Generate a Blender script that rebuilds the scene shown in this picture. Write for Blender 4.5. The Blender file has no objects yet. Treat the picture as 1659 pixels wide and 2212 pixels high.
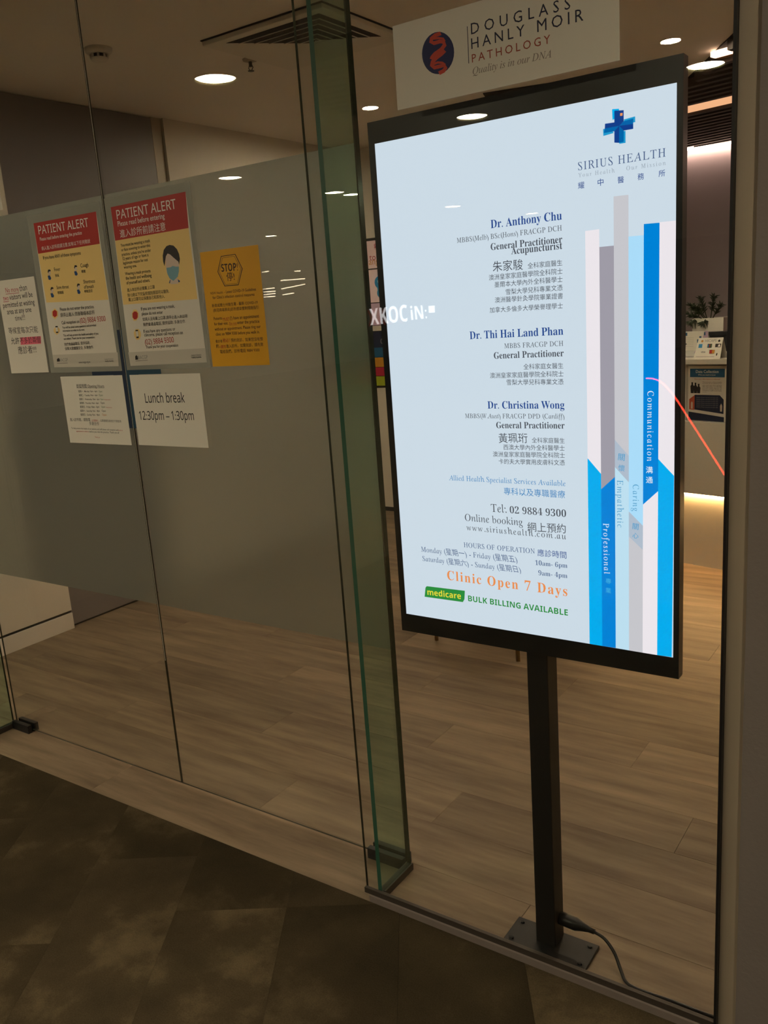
import bpy, bmesh, math, random
from mathutils import Vector, Matrix
random.seed(7)
S = bpy.context.scene
COL = S.collection
PI = math.pi

# ------------------------------------------------------------------ camera
FPX, YAW, PITCH, ROLL = 1872.44, -0.614922643, -0.229473349, -0.071677596
cam = bpy.data.cameras.new('camera')
cam.sensor_fit = 'VERTICAL'
cam.sensor_height = 36.0
cam.lens = 36.0 * FPX / 2212.0
cam.clip_start = 0.05
cam.clip_end = 200
camo = bpy.data.objects.new('camera', cam)
COL.objects.link(camo)
S.camera = camo
_f = Vector((math.sin(YAW) * math.cos(PITCH), math.cos(YAW) * math.cos(PITCH), math.sin(PITCH)))
_r = _f.cross(Vector((0, 0, 1))).normalized()
_u = _r.cross(_f)
_r2 = _r * math.cos(ROLL) + _u * math.sin(ROLL)
_u2 = _u * math.cos(ROLL) - _r * math.sin(ROLL)
camo.matrix_world = Matrix(((_r2.x, _u2.x, -_f.x, 0), (_r2.y, _u2.y, -_f.y, 0), (_r2.z, _u2.z, -_f.z, 1.5), (0, 0, 0, 1)))

# ------------------------------------------------------------------ world, exposure
wld = bpy.data.worlds.new('world')
S.world = wld
wld.use_nodes = True
wld.node_tree.nodes['Background'].inputs[0].default_value = (0.9, 0.8, 0.65, 1)
wld.node_tree.nodes['Background'].inputs[1].default_value = 0.01
S.view_settings.view_transform = 'Standard'
S.view_settings.look = 'None'
S.view_settings.gamma = 1.0
S.view_settings.exposure = 0.0
S.view_settings.use_curve_mapping = False
S.cycles.max_bounces = 7
S.cycles.diffuse_bounces = 3
S.cycles.glossy_bounces = 4
S.cycles.transmission_bounces = 6
S.cycles.transparent_max_bounces = 16
S.cycles.use_adaptive_sampling = True
S.cycles.adaptive_threshold = 0.03
S.cycles.use_light_tree = False
S.cycles.caustics_reflective = False
S.cycles.caustics_refractive = False
S.cycles.sample_clamp_indirect = 20.0
S.cycles.use_denoising = True

CORRIDOR_LIGHT = 305.0     # radiance of the big corridor downlights
CLINIC_LIGHT = 760.0      # radiance of the small clinic downlights
SCREEN = 1.16             # the display's own brightness

# ------------------------------------------------------------------ helpers
def lin(c):
    return tuple((x / 255 / 12.92) if x / 255 <= 0.04045 else ((x / 255 + 0.055) / 1.055) ** 2.4 for x in c)

MATS = {}
def mat(name, rgb, rough=0.6, metal=0.0, spec=0.4, bump=None, vary=None):
    """rgb is an albedo in linear values; bump=(scale, strength); vary=(scale, amount) breaks up the colour."""
    m = bpy.data.materials.new(name)
    m.use_nodes = True
    nt = m.node_tree
    b = nt.nodes['Principled BSDF']
    b.inputs['Base Color'].default_value = (*rgb, 1)
    b.inputs['Roughness'].default_value = rough
    b.inputs['Metallic'].default_value = metal
    b.inputs['Specular IOR Level'].default_value = spec
    if bump or vary:
        tc = nt.nodes.new('ShaderNodeTexCoord')
    if vary:
        n = nt.nodes.new('ShaderNodeTexNoise')
        n.inputs['Scale'].default_value = vary[0]
        n.inputs['Detail'].default_value = 5
        nt.links.new(tc.outputs['Object'], n.inputs['Vector'])
        mx = nt.nodes.new('ShaderNodeMix')
        mx.data_type = 'RGBA'
        mx.inputs[6].default_value = (*[v * (1 - vary[1]) for v in rgb], 1)
        mx.inputs[7].default_value = (*[min(1, v * (1 + vary[1])) for v in rgb], 1)
        nt.links.new(n.outputs['Fac'], mx.inputs[0])
        nt.links.new(mx.outputs[2], b.inputs['Base Color'])
    if bump:
        n2 = nt.nodes.new('ShaderNodeTexNoise')
        n2.inputs['Scale'].default_value = bump[0]
        n2.inputs['Detail'].default_value = 4
        nt.links.new(tc.outputs['Object'], n2.inputs['Vector'])
        bp = nt.nodes.new('ShaderNodeBump')
        bp.inputs['Strength'].default_value = bump[1]
        bp.inputs['Distance'].default_value = 0.002
        nt.links.new(n2.outputs['Fac'], bp.inputs['Height'])
        nt.links.new(bp.outputs['Normal'], b.inputs['Normal'])
    MATS[name] = m
    return m

def emit(name, rgb, strength, lamp=True):
    m = bpy.data.materials.new(name)
    m.use_nodes = True
    nt = m.node_tree
    nt.nodes.remove(nt.nodes['Principled BSDF'])
    e = nt.nodes.new('ShaderNodeEmission')
    e.inputs[0].default_value = (*rgb, 1)
    e.inputs[1].default_value = strength
    if not lamp:      # too small to light anything: seen, but not sampled as a lamp
        m.cycles.emission_sampling = 'NONE'
    nt.links.new(e.outputs[0], nt.nodes['Material Output'].inputs[0])
    MATS[name] = m
    return m

def glass(name, tint):
    """clear sheet glass: Fresnel reflection over a tinted see-through body"""
    m = bpy.data.materials.new(name)
    m.use_nodes = True
    nt = m.node_tree
    nt.nodes.remove(nt.nodes['Principled BSDF'])
    geo = nt.nodes.new('ShaderNodeNewGeometry')
    mr = nt.nodes.new('ShaderNodeMapRange')
    mr.inputs[3].default_value = 1.5
    mr.inputs[4].default_value = 1 / 1.5
    nt.links.new(geo.outputs['Backfacing'], mr.inputs[0])
    fr = nt.nodes.new('ShaderNodeFresnel')
    nt.links.new(mr.outputs[0], fr.inputs['IOR'])
    t = nt.nodes.new('ShaderNodeBsdfTransparent')
    t.inputs[0].default_value = (*tint, 1)
    g = nt.nodes.new('ShaderNodeBsdfGlossy')
    g.inputs['Roughness'].default_value = 0.0
    mx = nt.nodes.new('ShaderNodeMixShader')
    nt.links.new(fr.outputs[0], mx.inputs[0])
    nt.links.new(t.outputs[0], mx.inputs[1])
    nt.links.new(g.outputs[0], mx.inputs[2])
    nt.links.new(mx.outputs[0], nt.nodes['Material Output'].inputs[0])
    MATS[name] = m
    return m

def film_mat(name, body, clear, rough):
    """frosted vinyl: scatters light both ways, a little of what is behind shows blurred"""
    m = bpy.data.materials.new(name)
    m.use_nodes = True
    nt = m.node_tree
    nt.nodes.remove(nt.nodes['Principled BSDF'])
    d = nt.nodes.new('ShaderNodeBsdfDiffuse'); d.inputs[0].default_value = (*body, 1)
    t = nt.nodes.new('ShaderNodeBsdfTranslucent'); t.inputs[0].default_value = (*[min(1, v * 1.4) for v in body], 1)
    r = nt.nodes.new('ShaderNodeBsdfRefraction'); r.inputs['Color'].default_value = (0.9, 0.92, 0.9, 1)
    r.inputs['Roughness'].default_value = rough; r.inputs['IOR'].default_value = 1.08
    a = nt.nodes.new('ShaderNodeMixShader'); a.inputs[0].default_value = 0.5
    b = nt.nodes.new('ShaderNodeMixShader'); b.inputs[0].default_value = clear
    nt.links.new(d.outputs[0], a.inputs[1]); nt.links.new(t.outputs[0], a.inputs[2])
    nt.links.new(a.outputs[0], b.inputs[1]); nt.links.new(r.outputs[0], b.inputs[2])
    nt.links.new(b.outputs[0], nt.nodes['Material Output'].inputs[0])
    MATS[name] = m
    return m

def half_clear(name, rgb, alpha, rough=0.15):
    m = mat(name, rgb, rough)
    m.node_tree.nodes['Principled BSDF'].inputs['Alpha'].default_value = alpha
    return m

def tag(o, label=None, cat=None, group=None, kind=None):
    if label: o['label'] = label
    if cat: o['category'] = cat
    if group: o['group'] = group
    if kind: o['kind'] = kind
    return o

ORIGIN = {}
def thing(name, loc, label, cat, group=None, rotz=0.0):
    o = bpy.data.objects.new(name, None)
    COL.objects.link(o)
    o.location = loc
    o.rotation_euler = (0, 0, rotz)
    o.empty_display_size = 0.05
    ORIGIN[o.name] = Vector(loc)
    return tag(o, label, cat, group)

def worigin(o):
    return ORIGIN.get(o.name, Vector((0, 0, 0)))

def link(name, me, mats, parent=None, loc=(0, 0, 0)):
    o = bpy.data.objects.new(name, me)
    COL.objects.link(o)
    for m in (mats if isinstance(mats, (list, tuple)) else [mats]):
        if len(me.materials) < len(mats if isinstance(mats, (list, tuple)) else [mats]):
            me.materials.append(m)
    o.location = loc
    if parent is not None:
        o.parent = parent
    return o

def pymesh(name, vs, fs, midx=None, smooth=False):
    me = bpy.data.meshes.new(name)
    me.from_pydata([tuple(v) for v in vs], [], fs)
    if midx:
        me.polygons.foreach_set('material_index', midx)
    if smooth:
        me.polygons.foreach_set('use_smooth', [True] * len(fs))
    me.update()
    return me

class Part:
    """collects simple solids in world coordinates; build() makes ONE mesh object, local to its parent's base"""
    def __init__(self):
        self.v = []; self.f = []; self.m = []; self.sm = False
    def box(self, x0, x1, y0, y1, z0, z1, mi=0, mside=None):
        i = len(self.v)
        self.v += [(x0, y0, z0), (x1, y0, z0), (x1, y1, z0), (x0, y1, z0), (x0, y0, z1), (x1, y0, z1), (x1, y1, z1), (x0, y1, z1)]
        fs = [(0, 3, 2, 1), (4, 5, 6, 7), (0, 1, 5, 4), (2, 3, 7, 6), (1, 2, 6, 5), (3, 0, 4, 7)]
        self.f += [tuple(i + k for k in q) for q in fs]
        if mside is None:
            self.m += [mi] * 6
        elif mside == 'y':     # large faces look along y
            self.m += [1, 1, 0, 0, 1, 1]
        else:                  # large faces look along x
            self.m += [1, 1, 1, 1, 0, 0]
        return self
    def prism_xz(self, pts, y0, y1, mi=0):
        """outline in the x-z plane, y0 = front (towards -y)"""
        a = sum(pts[k][0] * pts[(k + 1) % len(pts)][1] - pts[(k + 1) % len(pts)][0] * pts[k][1] for k in range(len(pts)))
        if a < 0:
            pts = pts[::-1]
        n = len(pts); i = len(self.v)
        self.v += [(p[0], y0, p[1]) for p in pts] + [(p[0], y1, p[1]) for p in pts]
        self.f.append(tuple(range(i, i + n)))
        self.f.append(tuple(range(i + 2 * n - 1, i + n - 1, -1)))
        for k in range(n):
            k2 = (k + 1) % n
            self.f.append((i + k, i + n + k, i + n + k2, i + k2))
        self.m += [mi] * (n + 2)
        return self
    def prism_xy(self, pts, z0, z1, mi=0):
        a = sum(pts[k][0] * pts[(k + 1) % len(pts)][1] - pts[(k + 1) % len(pts)][0] * pts[k][1] for k in range(len(pts)))
        if a < 0:
            pts = pts[::-1]
        n = len(pts); i = len(self.v)
        self.v += [(p[0], p[1], z0) for p in pts] + [(p[0], p[1], z1) for p in pts]
        self.f.append(tuple(range(i + n - 1, i - 1, -1)))
        self.f.append(tuple(range(i + n, i + 2 * n)))
        for k in range(n):
            k2 = (k + 1) % n
            self.f.append((i + k, i + k2, i + n + k2, i + n + k))
        self.m += [mi] * (n + 2)
        return self
    def lathe(self, c, prof, n=32, mi=0):
        """prof: (radius, z) pairs, turned about a vertical axis at c"""
        i = len(self.v)
        for r, z in prof:
            for k in range(n):
                a = 2 * PI * k / n
                self.v.append((c[0] + r * math.cos(a), c[1] + r * math.sin(a), c[2] + z))
        for j in range(len(prof) - 1):
            for k in range(n):
                k2 = (k + 1) % n
                self.f.append((i + j * n + k, i + j * n + k2, i + (j + 1) * n + k2, i + (j + 1) * n + k))
                self.m.append(mi)
        self.f.append(tuple(i + k for k in range(n))[::-1]); self.m.append(mi)
        self.f.append(tuple(i + (len(prof) - 1) * n + k for k in range(n))); self.m.append(mi)
        return self
    def tube(self, pts, rad, n=8, mi=0):
        pts = [Vector(p) for p in pts]
        rr = rad if isinstance(rad, (list, tuple)) else [rad] * len(pts)
        i = len(self.v)
        up = Vector((0.13, 0.21, 0.97))
        for k, p in enumerate(pts):
            d = (pts[min(k + 1, len(pts) - 1)] - pts[max(k - 1, 0)]).normalized()
            a = d.cross(up)
            if a.length < 1e-3:
                a = d.cross(Vector((1, 0, 0)))
            a.normalize(); b = d.cross(a)
            for j in range(n):
                t = 2 * PI * j / n
                self.v.append(tuple(p + (a * math.cos(t) + b * math.sin(t)) * rr[k]))
        for k in range(len(pts) - 1):
            for j in range(n):
                j2 = (j + 1) % n
                self.f.append((i + k * n + j, i + k * n + j2, i + (k + 1) * n + j2, i + (k + 1) * n + j)); self.m.append(mi)
        self.f.append(tuple(i + j for j in range(n))[::-1]); self.m.append(mi)
        self.f.append(tuple(i + (len(pts) - 1) * n + j for j in range(n))); self.m.append(mi)
        self.sm = True
        return self
    def build(self, name, mats, parent=None, bevel=0.0, local=False, smooth=None):
        off = Vector((0, 0, 0)) if (parent is None or local) else worigin(parent)
        me = pymesh(name, [Vector(v) - off for v in self.v], self.f, self.m, False)
        o = link(name, me, mats, parent)
        if (self.sm if smooth is None else smooth):
            me.polygons.foreach_set('use_smooth', [len(p.vertices) == 4 for p in me.polygons])
        if bevel:
            md = o.modifiers.new('bevel', 'BEVEL')
            md.width = bevel; md.segments = 2; md.limit_method = 'ANGLE'
        if parent is not None:
            ORIGIN[o.name] = off
        return o

def structure(o):
    o['kind'] = 'structure'
    return o

# --- lettering -----------------------------------------------------
def _map(t, up, lo, dg, hole=None):
    r = ''
    for c in t:
        if 'A' <= c <= 'Z' and up: r += chr(up + ord(c) - 65)
        elif 'a' <= c <= 'z' and lo:
            r += hole[c] if hole and c in hole else chr(lo + ord(c) - 97)
        elif '0' <= c <= '9' and dg: r += chr(dg + ord(c) - 48)
        else: r += c
    return r
STYLES = {
    'serif_bold': lambda t: _map(t, 0x1d400, 0x1d41a, 0x1d7ce),
    'serif': lambda t: _map(t, 0x1d434, 0x1d44e, 0x1d7ce, {'h': '\u210e'}),
    'serif_italic': lambda t: _map(t, 0x1d434, 0x1d44e, 0, {'h': '\u210e'}),
    'sans': lambda t: _map(t, 0x1d5a0, 0x1d5ba, 0x1d7e2),
    'sans_bold': lambda t: _map(t, 0x1d5d4, 0x1d5ee, 0x1d7ec),
    'serif_digits': lambda t: _map(t, 0x1d400, 0x1d41a, 0x1d7ce),
    'plain': lambda t: t, 'cjk': lambda t: t,
}
SHEAR = {'serif': -0.27}
SPACING = {'serif': 1.04}
LETTERS = {}
LARGE_PRINT = {'PATIENT ALERT', 'Lunch break', '12:30pm – 1:30pm', '(02) 9884 9300'}
def letters(s, style):
    style, _, gapw = style.partition(':')
    if style == 'sans' and s not in LARGE_PRINT:
        style = 'plain'
    key = (s, style, gapw)
    if key not in LETTERS:
        c = bpy.data.curves.new('lettering', 'FONT')
        c.body = STYLES[style](s)
        c.resolution_u = 2
        c.shear = SHEAR.get(style, 0.0)
        c.space_character = float(gapw) if gapw else SPACING.get(style, 1.0)
        if style == 'sans': c.offset = 0.005
        if style == 'serif_digits': c.offset = -0.008
        if style == 'plain' and len(s) > 12: c.offset = 0.006
        if style == 'cjk' and len(s) <= 2: c.offset = 0.004
        o = bpy.data.objects.new('lettering', c)
        me = o.to_mesh()
        vs = [(v.co.x, v.co.y) for v in me.vertices]
        fs = [tuple(p.vertices) for p in me.polygons]
        o.to_mesh_clear()
        bpy.data.objects.remove(o)
        bpy.data.curves.remove(c)
        LETTERS[key] = (vs, fs)
    return LETTERS[key]

def text(parent, s, style, m, L, R, y, name='printed_text', tall=1.0):
    """flat lettering in the plane Y = y; the baseline runs from L to R, both (x, z)"""
    vs, fs = letters(s, style)
    if not vs:
        return None
    x0 = min(v[0] for v in vs); x1 = max(v[0] for v in vs)
    zb = min(v[1] for v in vs) if style == 'cjk' else 0.0
    d = Vector((R[0] - L[0], R[1] - L[1]))
    k = d.length / (x1 - x0)
    d.normalize()
    n = Vector((-d.y, d.x))
    off = worigin(parent)
    out = []
    for a, b in vs:
        p = Vector(L) + d * ((a - x0) * k) + n * ((b - zb) * k * tall)
        out.append((p.x - off.x, y - off.y, p.y - off.z))
    me = pymesh(name, out, fs)
    o = link(name, me, m, parent)
    ORIGIN[o.name] = off
    return o

def flat(parent, name, m, pts, y, t=0.0003):
    """a thin printed or cut shape with its face at y"""
    return Part().prism_xz(pts, y, y + t).build(name, m, parent)

# ------------------------------------------------------------------ materials
white_paint = mat('white_paint', (0.62, 0.58, 0.52), 0.75, vary=(3, .05))
ceil_paint = mat('ceiling_paint', (0.80, 0.75, 0.68), 0.8, vary=(2, .04))
wall_cream = mat('wall_cream', (0.62, 0.57, 0.49), 0.7, vary=(3, .05), bump=(180, .15))
wall_mauve = mat('wall_mauve', (0.40, 0.355, 0.375), 0.7, vary=(4, .07))
wall_dark = mat('dark_laminate', (0.165, 0.148, 0.150), 0.45, vary=(5, .08))
wall_grey = mat('grey_render', (0.21, 0.18, 0.165), 0.8, vary=(6, .08), bump=(120, .4))
beige_metal = mat('beige_metal', (0.36, 0.30, 0.225), 0.5, vary=(4, .08))
black_metal = mat('black_metal', (0.012, 0.012, 0.013), 0.45)
black_plastic = mat('black_plastic', (0.01, 0.01, 0.011), 0.35)
bezel_black = mat('bezel_black', (0.012, 0.013, 0.015), 0.3)
dark_bronze = mat('dark_bronze', (0.045, 0.036, 0.028), 0.5)
stone_curb = mat('stone_curb', (0.20, 0.165, 0.145), 0.7, vary=(20, .12))
dull_edge = mat('dull_glass_edge', (0.035, 0.036, 0.026), 0.12)
green_edge = mat('green_glass_edge', (0.045, 0.15, 0.105), 0.25)
clear_glass = glass('clear_glass', (0.955, 0.965, 0.95))
fin_glass = glass('fin_glass', (0.80, 0.93, 0.86))
frosted = film_mat('frosted_film', (0.185, 0.200, 0.185), 0.30, 0.45)
film_navy = mat('film_navy', (0.010, 0.025, 0.06), 0.6)
film_teal = mat('film_teal', (0.010, 0.05, 0.09), 0.6)
off_white = mat('off_white', (0.70, 0.66, 0.58), 0.5)
counter_white = mat('counter_white', (0.60, 0.57, 0.48), 0.4)
slat_brown = mat('slat_brown', (0.045, 0.032, 0.026), 0.6)
slat_back = mat('slat_backing', (0.012, 0.009, 0.008), 0.9)
leaf_green = mat('leaf_green', (0.035, 0.05, 0.022), 0.6, vary=(30, .3))
soil = mat('soil', (0.03, 0.022, 0.015), 0.9)
wood_amber = mat('amber_wood', (0.30, 0.17, 0.06), 0.5)
chair_fabric = mat('chair_fabric', (0.10, 0.10, 0.11), 0.9)
acrylic = half_clear('clear_acrylic', (0.75, 0.78, 0.8), 0.18, 0.05)
laminate = half_clear('laminate_pouch', (0.42, 0.42, 0.37), 0.55, 0.12)
INK = {}
def ink(name, c, rough=0.55):
    INK[name] = mat('ink_' + name, lin(c), rough)
for n_, c_ in {'ink': (28, 24, 24), 'white': (235, 228, 220), 'paper': (222, 216, 204), 'red': (176, 38, 30), 'cream': (238, 205, 130), 'footer': (196, 190, 178),
               'blue2': (30, 70, 125), 'skin': (215, 195, 180), 'hair': (38, 30, 28), 'mask': (120, 165, 180), 'pinkred': (175, 25, 60), 'pink': (230, 110, 130),
               'palegrey': (130, 128, 128), 'yellow2': (228, 168, 20), 'brownink': (60, 34, 14), 'green': (70, 110, 60), 'orange': (200, 120, 40), 'inkblue': (38, 42, 66),
               'rust': (160, 70, 50), 'rust2': (196, 72, 56), 'midgrey': (140, 130, 118), 'navy3': (28, 38, 88), 'lilac': (190, 165, 190), 'palepink': (238, 215, 222),
               'sky': (40, 140, 200), 'gold': (200, 140, 40), 'crimson': (170, 30, 60), 'lime': (160, 175, 40), 'navyblue': (22, 32, 62), 'teal': (30, 90, 130),
               'white_card': (225, 220, 208), 'orange_flat': (190, 90, 60)}.items():
    ink(n_, c_)
GLOW = {}
for n_, c_ in {'bg': (206, 219, 233), 'blue': (36, 72, 142), 'grey': (72, 76, 86), 'skyblue': (55, 132, 192), 'slate': (72, 94, 136), 'orange': (236, 142, 78),
               'green': (42, 140, 62), 'yellow': (228, 216, 60), 'palegrey': (150, 162, 178), 'white': (226, 236, 246), 'midblue': (80, 158, 206), 'sky2': (60, 170, 222),
               'pink': (238, 230, 238), 'dgrey': (160, 155, 168), 'lgrey': (200, 198, 206), 'mgrey': (176, 188, 206), 'cyan': (0, 172, 238), 'blue2': (0, 130, 216),
               'lblue': (172, 220, 252), 'lblue2': (190, 223, 243), 'cyan2': (30, 152, 206), 'navy': (15, 60, 140), 'blue3': (0, 100, 172), 'orange2': (235, 150, 90)}.items():
    GLOW[n_] = emit('screen_' + n_, lin(c_), SCREEN, n_ == 'bg')

def plank_mat():
    m = bpy.data.materials.new('timber_plank')
    m.use_nodes = True
    nt = m.node_tree
    b = nt.nodes['Principled BSDF']
    b.inputs['Roughness'].default_value = 0.5
    b.inputs['Specular IOR Level'].default_value = 0.35
    tc = nt.nodes.new('ShaderNodeTexCoord')
    oi = nt.nodes.new('ShaderNodeObjectInfo')
    mp = nt.nodes.new('ShaderNodeMapping')
    mp.inputs['Scale'].default_value = (0.8, 7.0, 1.0)
    add = nt.nodes.new('ShaderNodeVectorMath'); add.operation = 'ADD'
    sc = nt.nodes.new('ShaderNodeVectorMath'); sc.operation = 'SCALE'; sc.inputs['Scale'].default_value = 37.0
    cmb = nt.nodes.new('ShaderNodeCombineXYZ')
    for k in range(3):
        nt.links.new(oi.outputs['Random'], cmb.inputs[k])
    nt.links.new(cmb.outputs[0], sc.inputs[0])
    nt.links.new(tc.outputs['Object'], add.inputs[0]); nt.links.new(sc.outputs[0], add.inputs[1])
    nt.links.new(add.outputs[0], mp.inputs['Vector'])
    n = nt.nodes.new('ShaderNodeTexNoise'); n.inputs['Scale'].default_value = 2.4; n.inputs['Detail'].default_value = 7; n.inputs['Roughness'].default_value = 0.62
    nt.links.new(mp.outputs[0], n.inputs['Vector'])
    ramp = nt.nodes.new('ShaderNodeValToRGB')
    ramp.color_ramp.elements[0].position = 0.3; ramp.color_ramp.elements[0].color = (0.118, 0.080, 0.050, 1)
    ramp.color_ramp.elements[1].position = 0.72; ramp.color_ramp.elements[1].color = (0.272, 0.202, 0.132, 1)
    nt.links.new(n.outputs['Fac'], ramp.inputs[0])
    hs = nt.nodes.new('ShaderNodeHueSaturation')
    mr = nt.nodes.new('ShaderNodeMapRange'); mr.inputs[3].default_value = 0.84; mr.inputs[4].default_value = 1.14
    nt.links.new(oi.outputs['Random'], mr.inputs[0])
    nt.links.new(mr.outputs[0], hs.inputs['Value'])
    nt.links.new(ramp.outputs[0], hs.inputs['Color'])
    nt.links.new(hs.outputs[0], b.inputs['Base Color'])
    return m
timber = plank_mat()

def carpet_mat():
    m = bpy.data.materials.new('carpet_tile')
    m.use_nodes = True
    nt = m.node_tree
    b = nt.nodes['Principled BSDF']
    b.inputs['Roughness'].default_value = 1.0
    b.inputs['Specular IOR Level'].default_value = 0.05
    tc = nt.nodes.new('ShaderNodeTexCoord')
    oi = nt.nodes.new('ShaderNodeObjectInfo')
    add = nt.nodes.new('ShaderNodeVectorMath'); add.operation = 'ADD'
    cmb = nt.nodes.new('ShaderNodeCombineXYZ')
    ml = nt.nodes.new('ShaderNodeMath'); ml.operation = 'MULTIPLY'; ml.inputs[1].default_value = 53.0
    nt.links.new(oi.outputs['Random'], ml.inputs[0])
    for k in range(3):
        nt.links.new(ml.outputs[0], cmb.inputs[k])
    nt.links.new(tc.outputs['Object'], add.inputs[0]); nt.links.new(cmb.outputs[0], add.inputs[1])
    n = nt.nodes.new('ShaderNodeTexNoise'); n.inputs['Scale'].default_value = 3.4; n.inputs['Detail'].default_value = 5; n.inputs['Roughness'].default_value = 0.6
    nt.links.new(add.outputs[0], n.inputs['Vector'])
    fine = nt.nodes.new('ShaderNodeTexNoise'); fine.inputs['Scale'].default_value = 260; fine.inputs['Detail'].default_value = 2
    nt.links.new(tc.outputs['Object'], fine.inputs['Vector'])
    ramp = nt.nodes.new('ShaderNodeValToRGB')
    e = ramp.color_ramp.elements
    e[0].position = 0.36; e[0].color = (0.042, 0.032, 0.0195, 1)
    e[1].position = 0.70; e[1].color = (0.128, 0.098, 0.055, 1)
    md = e.new(0.54); md.color = (0.061, 0.046, 0.0265, 1)
    nt.links.new(n.outputs['Fac'], ramp.inputs[0])
    hs = nt.nodes.new('ShaderNodeHueSaturation')
    mr = nt.nodes.new('ShaderNodeMapRange'); mr.inputs[3].default_value = 0.72; mr.inputs[4].default_value = 1.2
    nt.links.new(oi.outputs['Random'], mr.inputs[0])
    m2 = nt.nodes.new('ShaderNodeMath'); m2.operation = 'MULTIPLY_ADD'; m2.inputs[1].default_value = 0.7; m2.inputs[2].default_value = 0.65
    nt.links.new(fine.outputs['Fac'], m2.inputs[0])
    m3 = nt.nodes.new('ShaderNodeMath'); m3.operation = 'MULTIPLY'
    nt.links.new(mr.outputs[0], m3.inputs[0]); nt.links.new(m2.outputs[0], m3.inputs[1])
    nt.links.new(m3.outputs[0], hs.inputs['Value'])
    nt.links.new(ramp.outputs[0], hs.inputs['Color'])
    nt.links.new(hs.outputs[0], b.inputs['Base Color'])
    bp = nt.nodes.new('ShaderNodeBump'); bp.inputs['Strength'].default_value = 0.5; bp.inputs['Distance'].default_value = 0.003
    nt.links.new(fine.outputs['Fac'], bp.inputs['Height']); nt.links.new(bp.outputs[0], b.inputs['Normal'])
    return m
carpet = carpet_mat()
carpet_plain = mat('carpet_plain', (0.075, 0.058, 0.034), 1.0, vary=(4, .3))

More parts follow.
